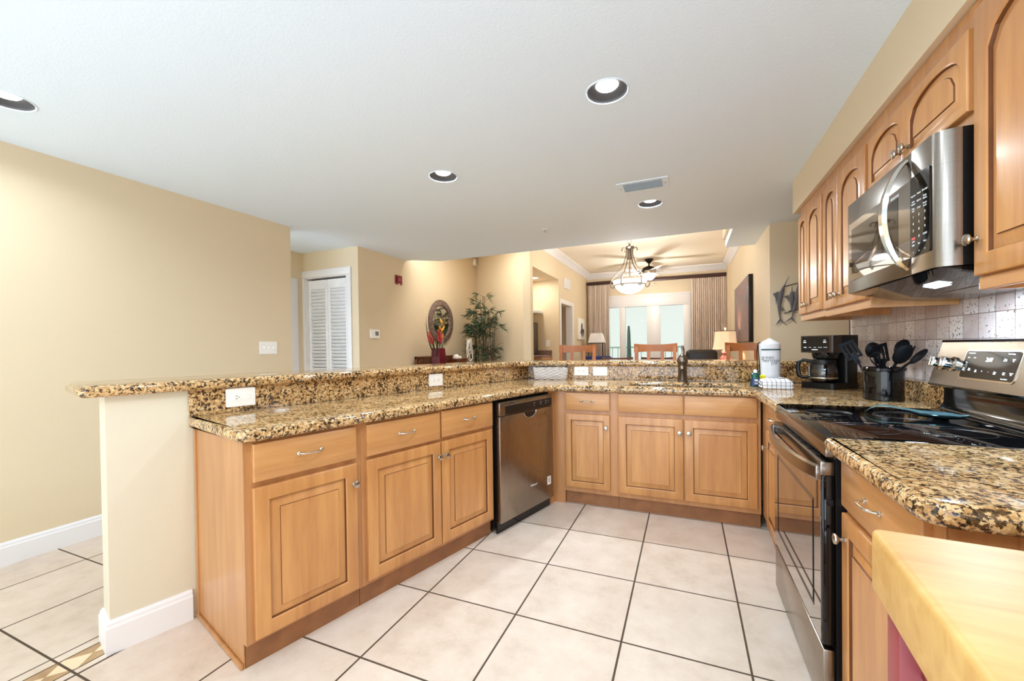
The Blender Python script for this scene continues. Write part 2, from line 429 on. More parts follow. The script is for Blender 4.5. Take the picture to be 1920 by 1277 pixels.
def copy_tree(o, parent=None):
    c = o.copy(); COL.objects.link(c)
    if parent: c.parent = parent
    for ch in list(o.children): copy_tree(ch, c)
    return c
def slab(name, polys, z0, z1, m, bev, parent=None, seg=5):
    """bevelled slab from plan polygons (first outer, others holes); polygon entries (x, y, corner_radius)"""
    cu = bpy.data.curves.new(name, 'CURVE'); cu.dimensions = '2D'; cu.fill_mode = 'BOTH'
    h = (z1 - z0) / 2
    cu.extrude = h - bev; cu.bevel_depth = bev; cu.bevel_resolution = seg; cu.offset = -bev
    for poly in polys:
        pts = fillet(poly)
        sp = cu.splines.new('POLY'); sp.points.add(len(pts) - 1); sp.use_cyclic_u = True
        for p, q in zip(sp.points, pts): p.co = (q[0], q[1], 0, 1)
    tmp = bpy.data.objects.new(name + '_tmp', cu); COL.objects.link(tmp)
    dg = bpy.context.evaluated_depsgraph_get(); me = bpy.data.meshes.new_from_object(tmp.evaluated_get(dg))
    bpy.data.objects.remove(tmp); bpy.data.curves.remove(cu)
    me.name = name; me.transform(Matrix.Translation((0, 0, (z0 + z1) / 2)))
    me.materials.clear(); me.materials.append(MATS[m])
    bm = bmesh.new(); bm.from_mesh(me); bmesh.ops.remove_doubles(bm, verts=bm.verts, dist=1e-5)
    bmesh.ops.recalc_face_normals(bm, faces=bm.faces); bm.to_mesh(me); bm.free()
    me.polygons.foreach_set('use_smooth', [True] * len(me.polygons)); me.set_sharp_from_angle(angle=math.radians(40))
    o = bpy.data.objects.new(name, me); COL.objects.link(o)
    if parent: o.parent = parent
    return o
def fillet(poly, n=8):
    out = []; N = len(poly)
    for i in range(N):
        p = Vector(poly[i][:2]); r = poly[i][2] if len(poly[i]) > 2 else 0
        if r <= 0: out.append(tuple(p)); continue
        a = (Vector(poly[i - 1][:2]) - p).normalized(); b = (Vector(poly[(i + 1) % N][:2]) - p).normalized()
        ang = a.angle(b); t = r / math.tan(ang / 2)
        p0, p1 = p + a * t, p + b * t; c = p + (a + b).normalized() * (r / math.sin(ang / 2))
        v0, v1 = p0 - c, p1 - c; da = v0.angle_signed(v1)
        for k in range(n + 1):
            q = v0.copy(); q.rotate(Matrix.Rotation(-da * k / n, 2)); out.append(tuple(c + q))
    return out
def rrect(w, h, r, cx=0, cy=0, n=6):
    return fillet([(cx - w / 2, cy - h / 2, r), (cx + w / 2, cy - h / 2, r), (cx + w / 2, cy + h / 2, r), (cx - w / 2, cy + h / 2, r)], n)
def text(name, body, size, m, parent, loc, rot=(PI / 2, 0, 0), ext=0.0004, align='CENTER', xs=1.0):
    cu = bpy.data.curves.new(name, 'FONT'); cu.body = body; cu.size = size; cu.extrude = ext; cu.align_x = align; cu.align_y = 'CENTER'
    cu.resolution_u = 3
    tmp = bpy.data.objects.new(name + '_tmp', cu); COL.objects.link(tmp)
    dg = bpy.context.evaluated_depsgraph_get(); me = bpy.data.meshes.new_from_object(tmp.evaluated_get(dg))
    bpy.data.objects.remove(tmp); bpy.data.curves.remove(cu); me.name = name
    me.materials.clear(); me.materials.append(MATS[m])
    o = bpy.data.objects.new(name, me); COL.objects.link(o); o.parent = parent; o.location = loc; o.rotation_euler = rot; o.scale = (xs, 1, 1)
    return o
RX90 = Matrix.Rotation(PI / 2, 4, 'X')      # +z of a lathe -> -y (towards the viewer in a cabinet frame)

# left (peninsula) frame: s along the run, t towards the kitchen
TH = math.radians(15)
D = Vector((math.sin(TH), math.cos(TH))); N = Vector((math.cos(TH), -math.sin(TH)))
def L(s, t): q = D * s + N * t; return (q.x, q.y)

# ------------------------------------------------------------------ room shell
m = MB(); m.box(-5.4, 2.8, -0.8, 9.75, -0.1, 0.0); struct(m, 'floor', 'floor_tile', smooth=0)
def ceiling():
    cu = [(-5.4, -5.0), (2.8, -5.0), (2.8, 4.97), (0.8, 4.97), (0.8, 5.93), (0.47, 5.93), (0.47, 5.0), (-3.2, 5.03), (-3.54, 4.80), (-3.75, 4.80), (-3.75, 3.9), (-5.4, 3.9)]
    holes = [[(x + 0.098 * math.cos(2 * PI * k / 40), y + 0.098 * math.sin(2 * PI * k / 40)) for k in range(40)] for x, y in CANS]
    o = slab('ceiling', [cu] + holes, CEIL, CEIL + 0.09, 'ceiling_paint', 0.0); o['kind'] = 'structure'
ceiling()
m = MB()   # bulkhead above the dropped kitchen ceiling, living room side
m.prism([(-3.2, 5.03), (-3.2, 4.96), (0.47, 4.93), (0.47, 5.0)], CEIL + 0.10, LIVC + 0.05)
m.box(0.44, 0.47, 5.0, 5.93, CEIL + 0.1, LIVC + 0.05); m.box(0.44, 0.80, 5.90, 5.93, CEIL + 0.1, LIVC + 0.05)
struct(m, 'wall_bulkhead', 'wall_paint')
m = MB(); m.box(-3.8, 1.0, 4.9, 9.8, LIVC, LIVC + 0.1); struct(m, 'ceiling_living', 'living_ceiling_paint', smooth=0)
m = MB(); m.box(-3.80, -3.66, -5.0, 2.975, 0, CEIL); struct(m, 'wall_left', 'wall_paint')
m = MB(); m.box(-4.67, -4.53, 2.6, 3.95, 0, CEIL); struct(m, 'wall_hall', 'wall_paint')
m = MB()   # closet wall facing the kitchen with a door opening
m.box(-4.53, -4.49, 3.86, 3.96, 0, CEIL); m.box(-3.80, -3.62, 3.86, 3.96, 0, CEIL); m.box(-4.49, -3.80, 3.86, 3.96, 2.15, CEIL)
struct(m, 'wall_closet', 'wall_paint')
m = MB(); m.box(-3.76, -3.62, 3.96, 6.98, 0, LIVC); struct(m, 'wall_thermostat', 'wall_paint')
m = MB(); m.prism([(-3.62, 6.90), (-2.12, 5.75), (-2.18, 5.90), (-3.62, 7.02)], 0, LIVC); struct(m, 'wall_diagonal', 'wall_paint')
NX0, NX1 = -2.24, -2.12
m = MB()   # living room left wall with niche and door openings
m.box(NX0, NX1, 5.75, 5.86, 0, LIVC); m.box(NX0, NX1, 5.86, 7.23, 2.446, LIVC); m.box(NX0, NX1, 7.23, 7.34, 0, LIVC)
m.box(NX0, NX1, 7.34, 8.15, 2.03, LIVC); m.box(NX0, NX1, 8.15, 9.6, 0, LIVC)
struct(m, 'wall_living', 'wall_paint')
m = MB(); m.box(-3.3, NX0, 7.23, 7.33, 0, 2.446); m.box(-3.3, -3.2, 6.85, 7.33, 0, 2.446); m.prism([(-2.24, 5.96), (-2.24, 7.23), (-3.2, 7.23), (-3.2, 6.72)], 2.446, 2.5)
struct(m, 'wall_niche', 'wall_paint')
m = MB(); m.box(-3.6, NX0, 8.5, 8.6, 0, 2.2); m.box(-3.6, -3.5, 7.33, 8.5, 0, 2.2); m.box(-3.6, NX0, 7.33, 8.6, 2.2, 2.3)
struct(m, 'wall_bedroom', 'wall_paint')
WX0, WX1, WZ = -1.72, 0.095, 2.345
m = MB()   # far wall with the sliding door opening
m.box(-2.24, WX0, 9.6, 9.72, 0, LIVC); m.box(WX1, 0.95, 9.6, 9.72, 0, LIVC); m.box(WX0, WX1, 9.6, 9.72, WZ, LIVC)
struct(m, 'wall_far', 'wall_paint')
m = MB(); m.box(0.80, 0.94, 5.07, 9.6, 0, LIVC); m.box(0.80, 2.8, 4.97, 5.07, 0, CEIL); struct(m, 'wall_right_living', 'wall_paint')
m = MB(); m.box(0.765, 0.80, 8.95, 9.6, 0, LIVC); struct(m, 'trim_1', 'wall_paint')
m = MB(); m.box(1.10, 1.24, -5.0, 3.705, 0, CEIL); struct(m, 'wall_right', 'wall_paint')
m = MB(); m.box(1.24, 2.8, 3.565, 3.705, 0, CEIL); m.box(2.7, 2.8, 3.705, 4.97, 0, CEIL); struct(m, 'wall_light_block', 'wall_paint')  # unseen walls added to block light from the open right side
m = MB(); m.box(1.092, 1.0995, -0.6, 3.70, 0.90, 1.46, m='stone_tile'); m.box(1.088, 1.1005, 3.70, 3.712, 0.90, 1.46, m='bronze_dark'); struct(m, 'wall_tiles', 'stone_tile', smooth=0)
m = MB(); m.box(0.765, 1.10, -5.0, 3.79, 2.225, CEIL); struct(m, 'wall_soffit', 'wall_paint')
# peninsula half walls
m = MB()
q = [L(0.305, -2.336), L(0.305, -2.47), L(3.40, -2.47), L(3.30, -2.336)]
m.prism(q, 0, 1.049); struct(m, 'wall_peninsula', 'wall_paint_pale')
m = MB(); m.box(-1.46, 1.30, 3.742, 3.88, 0, 1.049); struct(m, 'wall_bar', 'wall_paint_pale')
# baseboards: profile swept along a plan polyline
def baseboard(name, pts, h=0.135, d=0.016):
    prof = [(0, 0), (d, 0), (d, h - 0.03), (d * 0.75, h - 0.022), (d * 0.7, h - 0.012), (d * 0.3, h), (0, h)]
    mb = MB(); P = [Vector(p) for p in pts]; loops = []
    for i, p in enumerate(P):
        a = (P[i] - P[i - 1]).normalized() if i > 0 else (P[1] - P[0]).normalized()
        b = (P[i + 1] - P[i]).normalized() if i < len(P) - 1 else a
        na, nb = Vector((a.y, -a.x)), Vector((b.y, -b.x)); nn = (na + nb); nn = nn / max(0.2, nn.dot(na))
        loops.append([Vector((p.x + nn.x * o, p.y + nn.y * o, z)) for o, z in prof])
    mb.skin(loops); return struct(mb, name, 'trim_white', smooth=20)
baseboard('baseboard_left', [(-3.66, -5.0), (-3.66, 2.975), (-3.80, 2.975)][:2])
baseboard('baseboard_peninsula', [L(3.2, -2.47), L(0.305, -2.47), L(0.305, -2.336), L(0.578, -2.336)])
baseboard('baseboard_closet', [(-3.79, 3.86), (-3.62, 3.86), (-3.62, 6.90), (-2.12, 5.75)])
# crown moulding of the living room
def crown():
    prof = [(0, -0.12), (0.012, -0.12), (0.03, -0.085), (0.075, -0.035), (0.095, -0.02), (0.10, 0), (0, 0)]
    pts = [Vector(p) for p in [(-2.12, 5.75), (-2.12, 9.6), (0.80, 9.6), (0.80, 5.93)]]
    mb = MB(); loops = []
    for i, p in enumerate(pts):
        a = (pts[i] - pts[i - 1]).normalized() if i else (pts[1] - pts[0]).normalized()
        b = (pts[i + 1] - pts[i]).normalized() if i < len(pts) - 1 else a
        na, nb = Vector((a.y, -a.x)), Vector((b.y, -b.x)); nn = na + nb; nn = nn / max(0.2, nn.dot(na))
        loops.append([Vector((p.x + nn.x * o, p.y + nn.y * o, LIVC + z)) for o, z in prof])
    mb.skin(loops); struct(mb, 'trim_2', 'trim_white')
crown()
m = MB(); m.prism([(5.035, 2.79), (5.045, 2.79), (5.075, 2.83), (5.115, 2.875), (5.135, 2.91), (5.035, 2.91)], -3.0, 0.44, axis='x')
struct(m, 'trim_3', 'trim_white')

# ------------------------------------------------------------------ recessed ceiling lights
def can_light(i, x, y, label):
    r = empty('recessed_light', (x, y, CEIL), 0, label, 'ceiling light', 'round recessed lights in the kitchen ceiling')
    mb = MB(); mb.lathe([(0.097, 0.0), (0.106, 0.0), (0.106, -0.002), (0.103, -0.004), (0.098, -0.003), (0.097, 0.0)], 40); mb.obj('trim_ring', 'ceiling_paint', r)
    mb = MB(); mb.lathe([(0.0975, -0.001), (0.088, 0.012), (0.060, 0.024), (0.055, 0.030), (0.0555, 0.0312), (0.0605, 0.0255), (0.089, 0.0135), (0.0979, -0.001)], 40); mb.obj('baffle', 'can_baffle', r)
    mb = MB(); mb.lathe([(0.0, 0.018), (0.03, 0.019), (0.048, 0.023), (0.054, 0.029), (0.054, 0.034), (0.0, 0.034)], 32); mb.obj('bulb', 'bulb_white', r)
    lamp('can_lamp', 'AREA', (0, 0, 0.017), CAN_W * (0.7 if x < -3 else 2.0 if y > 3.5 else 1.1), (0.80, 0.91, 1.0), 0.090, spread=math.radians(160), parent=r)
NM = ['dark recessed ceiling light nearest the wall cabinets and stove', 'recessed ceiling light above the middle of the peninsula bar', 'recessed ceiling light beside the air vent',
      'recessed ceiling light at the left edge, near the plain left wall']
for i, (x, y) in enumerate(CANS):
    can_light(i, x, y, NM[i])
for x, y, z in ADDED_LAMPS: lamp('added_fill_lamp', 'AREA', (x, y, z - 0.01), CAN_W if z < 2.6 else 15.0, (0.80, 0.91, 1.0) if z < 2.6 else (1, 0.95, 0.88), 0.12 if z < 2.6 else 0.5)  # unseen fill lights added at ceiling height, no fixture around them

# ------------------------------------------------------------------ cabinet building kit
def panel_front(mb, x0, z0, w_, h_, arch=0.0, rail=0.058, th=0.020, raised=True, mat='maple_v', field=0.024):
    # (inset, depth, arched?, darker groove strip that starts here?)
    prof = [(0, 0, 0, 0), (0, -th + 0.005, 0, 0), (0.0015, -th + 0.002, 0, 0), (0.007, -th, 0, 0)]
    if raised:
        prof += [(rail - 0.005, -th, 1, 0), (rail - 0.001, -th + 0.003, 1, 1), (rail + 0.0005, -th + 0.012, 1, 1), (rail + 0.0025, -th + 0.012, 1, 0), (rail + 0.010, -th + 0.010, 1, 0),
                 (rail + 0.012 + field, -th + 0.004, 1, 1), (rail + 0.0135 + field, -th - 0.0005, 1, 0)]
    loops = []; nT = 14
    for ins, y, ar, grv in prof:
        a = arch * ar; l, r_, b, t_ = ins, w_ - ins, ins, h_ - ins
        lp = [Vector((x0 + l, y, z0 + b)), Vector((x0 + r_, y, z0 + b))]
        for k in range(nT + 1):
            u = 1 - 2 * k / nT; px = (l + r_) / 2 + u * (r_ - l) / 2
            pz = t_ - a + a * math.sqrt(max(0, 1 - u * u)) if a > 0 else t_
            lp.append(Vector((x0 + px, y, z0 + pz)))
        loops.append(lp)
    fs = mb.skin(loops, m=mat); n = len(loops[0]); gi = mb.mi('maple_groove')
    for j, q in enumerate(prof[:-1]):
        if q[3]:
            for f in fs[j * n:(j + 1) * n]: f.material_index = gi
def knob(parent, x, z, y=-0.020):
    mb = MB(); mb.lathe([(0.0085, 0), (0.0085, 0.002), (0.0055, 0.004), (0.0052, 0.012), (0.009, 0.016), (0.0155, 0.020), (0.017, 0.0235), (0.0155, 0.027), (0.008, 0.0295), (0.0, 0.030)], 20, Matrix.Translation((x, y, z)) @ RX90)
    mb.obj('knob', 'nickel', parent)
def pull(parent, x, z, half=0.048, y=-0.020):
    mb = MB(); pts = []
    for k in range(13):
        u = -1 + 2 * k / 12; pts.append((x + half * u * (1.0 if abs(u) < 0.99 else 1.0), y - 0.027 * (1 - abs(u) ** 5), z))
    mb.tube(pts, 0.0036, 10)
    for sx in (-1, 1): mb.lathe([(0.008, 0), (0.008, 0.003), (0.005, 0.006), (0.0, 0.007)], 14, Matrix.Translation((x + sx * half, y, z)) @ RX90)
    mb.obj('pull_handle', 'chrome', parent)
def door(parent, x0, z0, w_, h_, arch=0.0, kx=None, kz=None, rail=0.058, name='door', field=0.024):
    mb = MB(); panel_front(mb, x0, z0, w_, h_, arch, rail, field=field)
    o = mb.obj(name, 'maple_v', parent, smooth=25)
    if kx is not None: knob(o, x0 + kx, z0 + kz)
    return o
def drawer(parent, x0, z0, w_, h_, handle=True, name='drawer'):
    mb = MB(); panel_front(mb, x0, z0, w_, h_, raised=False, mat='maple_h')
    o = mb.obj(name, 'maple_h', parent, smooth=25)
    if handle: pull(o, x0 + w_ / 2, z0 + h_ / 2 + 0.004)
    return o
def base_cabinet(loc, rz, W, depth, label, toe=0.03, x0=0.0, sink=False):
    r = empty('base_cabinet', (loc[0], loc[1], 0), rz, label, 'cabinet')
    mb = MB(); mb.box(x0, W, 0, depth, 0.10, 0.66 if sink else 0.879, 0.001, seg=1)
    if sink: mb.box(x0, W, 0, 0.02, 0.66, 0.879); mb.box(x0, x0 + 0.018, 0.02, depth, 0.66, 0.879); mb.box(W - 0.018, W, 0.02, depth, 0.66, 0.879)
    mb.obj('carcass', 'maple_side', r, smooth=0)
    mb = MB(); mb.box(x0 + 0.002, W, toe, depth - 0.02, 0.0, 0.10); mb.obj('toe_kick', 'toe_wood', r, smooth=0)
    return r
ZD0, ZD1, ZR0, ZR1 = 0.125, 0.700, 0.722, 0.870
RL = math.radians(75)
TF = -1.765
# A: end of the peninsula
r = base_cabinet(L(0.605, TF), RL, 0.487, 0.565, 'maple base cabinet at the open end of the peninsula, one drawer over one door')
drawer(r, 0.026, ZR0, 0.432, ZR1 - ZR0)
door(r, 0.024, 0.115, 0.434, ZD1 - 0.115, 0, 0.415, 0.495)
mb = MB(); mb.box(-0.004, 0.0, 0.0, 0.545, 0.10, 0.879); mb.box(-0.004, 0.0, 0.03, 0.545, 0.0, 0.10); mb.box(-0.016, -0.004, 0.03, 0.56, 0.0, 0.02, 0.004)
mb.box(-0.012, 0.0, 0.545, 0.565, 0.0, 0.879, 0.002); mb.obj('end_panel', 'maple_side', r)
# B: double cabinet
r = base_cabinet(L(1.093, TF), RL, 0.957, 0.565, 'maple base cabinet left of the dishwasher, two drawers over two doors')
drawer(r, 0.026, ZR0 - 0.005, 0.460, ZR1 - ZR0 + 0.003); drawer(r, 0.500, ZR0, 0.440, ZR1 - ZR0 + 0.003)
door(r, 0.024, 0.122, 0.463, 0.578, 0, 0.440, 0.500); door(r, 0.496, 0.122, 0.440, 0.578, 0, 0.024, 0.500)
# C: narrow one right of the dishwasher, with the corner filler
r = base_cabinet((-0.885, 3.14), 0, 0.408, 0.58, 'narrow maple base cabinet in the corner right of the dishwasher, drawer over door')
drawer(r, 0.012, 0.738, 0.342, 0.134); door(r, 0.008, 0.138, 0.344, 0.570, 0, 0.318, 0.475, rail=0.05)
mb = MB(); a = Vector(L(2.712, TF + 0.004)) - Vector((-0.885, 3.14))
mb.prism([(a.x, a.y), (-0.082, 0.0), (0.0, 0.0), (0.0, 0.05), (a.x - 0.02, a.y + 0.08)], 0.0, 0.879); mb.obj('corner_filler', 'maple_side', r, smooth=0)
# D: sink cabinet
r = base_cabinet((-0.477, 3.14), 0, 0.925, 0.58, 'wide maple sink cabinet with two doors and two plain false drawer fronts', sink=True)
drawer(r, 0.006, 0.738, 0.448, 0.136, False, 'false_drawer_front'); drawer(r, 0.462, 0.738, 0.442, 0.136, False, 'false_drawer_front')
door(r, 0.006, 0.135, 0.446, 0.570, 0, 0.424, 0.478); door(r, 0.461, 0.135, 0.442, 0.570, 0, 0.028, 0.478)
# E: narrow right run cabinet between sink corner and stove
r = base_cabinet((0.460, 3.14), -PI / 2, 0.745, 0.60, 'maple base cabinet squeezed between the sink corner and the stove', x0=0.0)
drawer(r, 0.235, 0.735, 0.49, 0.135); door(r, 0.235, 0.125, 0.49, 0.580, 0, 0.045, 0.480)
# F: near right cabinet
r = base_cabinet((0.460, 1.592), -PI / 2, 0.532, 0.60, 'maple base cabinet between the stove and the butcher block cart, drawer over door')
drawer(r, 0.012, 0.722, 0.478, 0.150); door(r, 0.014, 0.125, 0.470, 0.575, 0, 0.030, 0.50)
mb = MB(); mb.box(0.5325, 0.536, 0.005, 0.60, 0.0, 0.879)
for a in (0.10, 0.17): mb.box(0.536, 0.541, a, a + 0.014, 0.10, 0.87)
mb.obj('end_panel', 'maple_side', r)

# ------------------------------------------------------------------ countertops
sink_hole = [(-0.42, 3.205, 0.05), (0.345, 3.205, 0.05), (0.345, 3.545, 0.05), (-0.42, 3.545, 0.05)]
ct = [(*L(0.575, -2.333), 0.004), (*L(0.575, -1.722), 0.045), (-0.958, 3.098, 0.14), (0.400, 3.098, 0.05), (0.400, 2.392, 0.004), (1.098, 2.392, 0.004), (1.098, 3.738, 0.004), (-1.415, 3.738, 0.004)]
o = slab('countertop', [ct, sink_hole], 0.881, 0.930, 'granite', 0.0215)
tag(o, 'long speckled granite worktop with the sink, along the peninsula and round to the stove', 'countertop')
def part_prism(name, poly, z0, z1, mat, parent, bev=0):
    mb = MB(); mb.prism(poly, z0, z1); return mb.obj(name, mat, parent, smooth=0)
part_prism('backsplash', [L(0.578, -2.318), L(0.578, -2.334), L(3.255, -2.334), L(3.225, -2.318)], 0.9305, 1.0490, 'granite', o)
part_prism('backsplash', [(-1.402, 3.718), (-1.415, 3.739), (1.098, 3.739), (1.098, 3.718)], 0.9305, 1.0490, 'granite', o)
part_prism('backsplash', [(1.070, 2.44), (1.070, 3.717), (1.091, 3.717), (1.091, 2.41)], 0.9305, 1.030, 'granite', o)
ctn = [(0.400, 1.597, 0.012), (0.400, 0.992, 0.06), (1.098, 0.992, 0.004), (1.098, 1.597, 0.004)]
o = slab('countertop', [ctn], 0.881, 0.930, 'granite', 0.0215)
tag(o, 'short granite worktop in the right foreground, between the stove and the butcher block', 'countertop')
bar = [(*L(0.225, -2.288), 0.03), (-1.382, 3.688, 0.45), (1.095, 3.688, 0.0), (1.095, 4.13, 0.0), (-1.727, 4.13, 0.35), (*L(0.225, -2.735), 0.06)]
o = slab('bar_countertop', [bar], 1.0495, 1.097, 'granite', 0.0215)
tag(o, 'raised granite bar ledge capping the half walls of the peninsula', 'bar top')

# ------------------------------------------------------------------ sink and faucet
r = empty('kitchen_sink', (-0.037, 3.375, 0.881), 0, 'stainless double bowl sink set under the granite worktop', 'sink')
for name, xa, xb in (('basin', -0.385, -0.012), ('basin', 0.012, 0.385)):
    mb = MB(); lo = []
    for ins, z in ((-0.012, 0.0), (0.0, -0.003), (0.008, -0.05), (0.012, -0.16), (0.03, -0.178), (0.12, -0.184)):
        pts = rrect(xb - xa - 2 * ins, 0.35 - 2 * ins, max(0.012, 0.05 - ins * 0.3), (xa + xb) / 2, 0, 5)
        lo.append([Vector((x, y, z)) for x, y in pts])
    mb.skin(lo, cap0=False); mb.obj(name, 'stainless', r)
FX, FY = -0.030, 3.622
r = empty('faucet', (FX, FY, 0.930), 0, 'brushed nickel faucet rising behind the sink', 'faucet')
mb = MB(); mb.lathe([(0.040, 0), (0.040, 0.008), (0.034, 0.016), (0.033, 0.14), (0.036, 0.145), (0.036, 0.150), (0.0, 0.150)], 24); mb.obj('body', 'nickel_dark', r)
mb = MB(); mb.lathe([(0.036, 0.150), (0.042, 0.165), (0.041, 0.185), (0.031, 0.205), (0.018, 0.222), (0.010, 0.228), (0.0, 0.23)], 24); mb.obj('dome', 'nickel_dark', r)
mb = MB(); mb.tube([(0.002, 0.0, 0.222), (0.006, 0.003, 0.24), (0.005, 0.014, 0.262), (0.0, 0.03, 0.288), (-0.002, 0.036, 0.298)], [0.010, 0.009, 0.010, 0.008, 0.004], 12, flat=(1.3, 0.7)); mb.obj('lever', 'nickel_dark', r)
mb = MB(); mb.tube([(0.0, -0.02, 0.11), (0.0, -0.07, 0.125), (0.0, -0.13, 0.13), (0.0, -0.17, 0.12), (0.0, -0.185, 0.105)], [0.017, 0.016, 0.015, 0.014, 0.013], 14); mb.obj('spout', 'nickel_dark', r)

# ------------------------------------------------------------------ outlets, switches, small wall things
def plate(name, cat, label, loc, rz, w_, h_, kind, group=None):
    r = empty(name, loc, rz, label, cat, group)
    mb = MB(); mb.prism(rrect(w_, h_, 0.006), -0.006, 0.0, axis='y'); mb.obj('cover_plate', 'plastic_white', r)
    def duplex(cx):
        m2 = MB(); m2.prism([(cx + 0.0175 * math.cos(a * PI / 12), 0.0145 * math.sin(a * PI / 12) * 1.15) for a in range(24)], -0.0085, -0.006, axis='y')
        s_ = m2.obj('socket', 'plastic_white', r); m3 = MB()
        for dz in (-0.0065, 0.0065): m3.box(cx - 0.005, cx + 0.005, -0.0089, -0.0084, dz - 0.0012, dz + 0.0012)
        m3.box(cx + 0.0085, cx + 0.0125, -0.0089, -0.0084, -0.002, 0.002); m3.obj('slots', 'slot_dark', s_)
    if kind == 'duplex':
        duplex(-0.02); duplex(0.02)
    elif kind == 'half':
        duplex(-0.02); m2 = MB(); m2.prism([(0.022 + 0.0165 * math.cos(a * PI / 12), 0.0165 * math.sin(a * PI / 12)) for a in range(24)], -0.008, -0.006, axis='y'); m2.obj('blank_cap', 'plastic_white', r)
    elif kind == 'blank':
        m2 = MB(); m2.lathe([(0.003, 0), (0.003, 0.0012), (0, 0.0016)], 12, Matrix.Translation((0, -0.006, 0)) @ RX90); m2.obj('screw', 'nickel', r)
    elif kind == 'triple':
        for cx in (-0.046, 0.0, 0.046):
            m2 = MB(); m2.box(cx - 0.005, cx + 0.005, -0.016, -0.006, -0.006, 0.010, 0.002); m2.obj('toggle', 'plastic_white', r)
    elif kind == 'rocker':
        m2 = MB(); m2.box(-0.016, 0.016, -0.010, -0.006, -0.03, 0.03, 0.002); m2.obj('rocker', 'plastic_white', r)
    return r
x, y = L(0.785, -2.3175); plate('wall_outlet', 'outlet', 'white outlet plate on the backsplash near the open end of the peninsula', (x, y, 1.000), RL, 0.128, 0.090, 'half')
x, y = L(2.055, -2.3175); plate('wall_outlet', 'outlet', 'white double outlet on the peninsula backsplash, above the worktop left of the dishwasher', (x, y, 0.996), RL, 0.130, 0.088, 'duplex')
plate('wall_outlet', 'outlet', 'white double outlet left of the blank plate on the backsplash near the basket', (-0.884, 3.7175, 1.005), 0, 0.130, 0.080, 'duplex')
plate('wall_outlet', 'outlet', 'white blank cover plate on the backsplash left of the faucet', (-0.713, 3.7175, 1.005), 0, 0.130, 0.080, 'blank')
plate('light_switch', 'switch', 'white triple light switch on the plain tan left wall', (-3.6595, 2.715, 1.255), PI / 2, 0.175, 0.118, 'triple')

r = empty('air_vent', (-0.300, 3.352, CEIL), 0, 'white rectangular air vent in the kitchen ceiling', 'vent')
mb = MB(); fr = [(0.185, 0.107), (0.183, 0.105)]
for (xa, xb, ya, yb) in ((-0.187, -0.142, -0.108, 0.108), (0.142, 0.187, -0.108, 0.108), (-0.142, 0.142, -0.108, -0.078), (-0.142, 0.142, 0.078, 0.108)): mb.box(xa, xb, ya, yb, -0.006, 0.0)
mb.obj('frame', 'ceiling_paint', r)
mb = MB(); mb.box(-0.142, 0.142, -0.078, 0.078, -0.001, 0.0); mb.obj('duct_backing', 'can_baffle', r)
mb = MB()
for k in range(8):
    yk = -0.068 + k * 0.0195; mb.box(-0.142, 0.142, -0.007, 0.007, -0.0006, 0.0006, mat4=Matrix.Translation((0, yk, -0.006)) @ Matrix.Rotation(math.radians(48), 4, 'X'))
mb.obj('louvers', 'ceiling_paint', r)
for xx in (-0.165, 0.165):
    mb = MB(); mb.lathe([(0.0, -0.0085), (0.004, -0.008), (0.005, -0.006), (0.0, -0.005)], 10, Matrix.Translation((xx, 0, 0))); mb.obj('screw', 'slot_dark', r)
r = empty('fire_sprinkler', (-1.36, 4.161, CEIL), 0, 'small round fire sprinkler in the kitchen ceiling', 'sprinkler')
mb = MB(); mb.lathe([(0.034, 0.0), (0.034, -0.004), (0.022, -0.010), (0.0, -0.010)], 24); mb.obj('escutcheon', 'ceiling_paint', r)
mb = MB(); mb.lathe([(0.007, -0.008), (0.006, -0.026), (0.016, -0.028), (0.016, -0.031), (0.0, -0.031)], 14); mb.obj('head', 'chrome', r)

# ------------------------------------------------------------------ dishwasher
r = empty('dishwasher', (*L(2.060, TF), 0), RL, 'stainless dishwasher with a black control strip, between the maple cabinets', 'dishwasher')
W = 0.640
mb = MB(); mb.box(0.0, W, 0.0, 0.54, 0.04, 0.872); mb.box(0.004, W - 0.004, -0.028, 0.0, 0.10, 0.865)
for k in range(9): mb.box(0.0015, 0.0045, -0.025, -0.012, 0.66 + k * 0.011, 0.665 + k * 0.011)
mb.obj('tub_body', 'black_plastic', r, smooth=0)
mb = MB(); mb.box(0.0, W, -0.056, -0.026, 0.075, 0.776, 0.006); mb.obj('door', 'stainless_warm', r)
mb = MB(); mb.box(0.0, W, -0.056, -0.026, 0.778, 0.868, 0.006); cp = mb.obj('control_panel', 'stainless', r)
mb = MB(); mb.box(0.055, W - 0.02, -0.0575, -0.054, 0.782, 0.842, 0.001, seg=1); mb.obj('control_strip', 'black_plastic', cp)
mb = MB()
for k in range(5): mb.box(0.06 + k * 0.022, 0.074 + k * 0.022, -0.0572, -0.055, 0.850, 0.857)
mb.obj('vent_slots', 'slot_dark', cp)
mb = MB()
for xx, zz, ww in ((0.38, 0.806, 0.012), (0.38, 0.822, 0.02), (0.46, 0.806, 0.02), (0.46, 0.822, 0.026), (0.53, 0.806, 0.02), (0.53, 0.822, 0.024), (0.57, 0.814, 0.012)): mb.box(xx, xx + ww, -0.0579, -0.0574, zz, zz + 0.005)
mb.obj('button_markings', 'ink_grey', cp)  # small bars that mark the control buttons
mb = MB()
pk = [(0.335 + 0.075 * math.cos(PI + PI * k / 14), 0.772 + 0.045 * math.sin(PI + PI * k / 14)) for k in range(15)]
mb.prism(pk, -0.0572, -0.050, axis='y'); hp = mb.obj('handle_pocket', 'black_plastic', r)
mb = MB(); mb.tube([(0.335 + 0.075 * math.cos(PI + PI * k / 14), -0.058, 0.772 + 0.045 * math.sin(PI + PI * k / 14)) for k in range(15)], 0.005, 8); mb.obj('pocket_rim', 'nickel', hp)
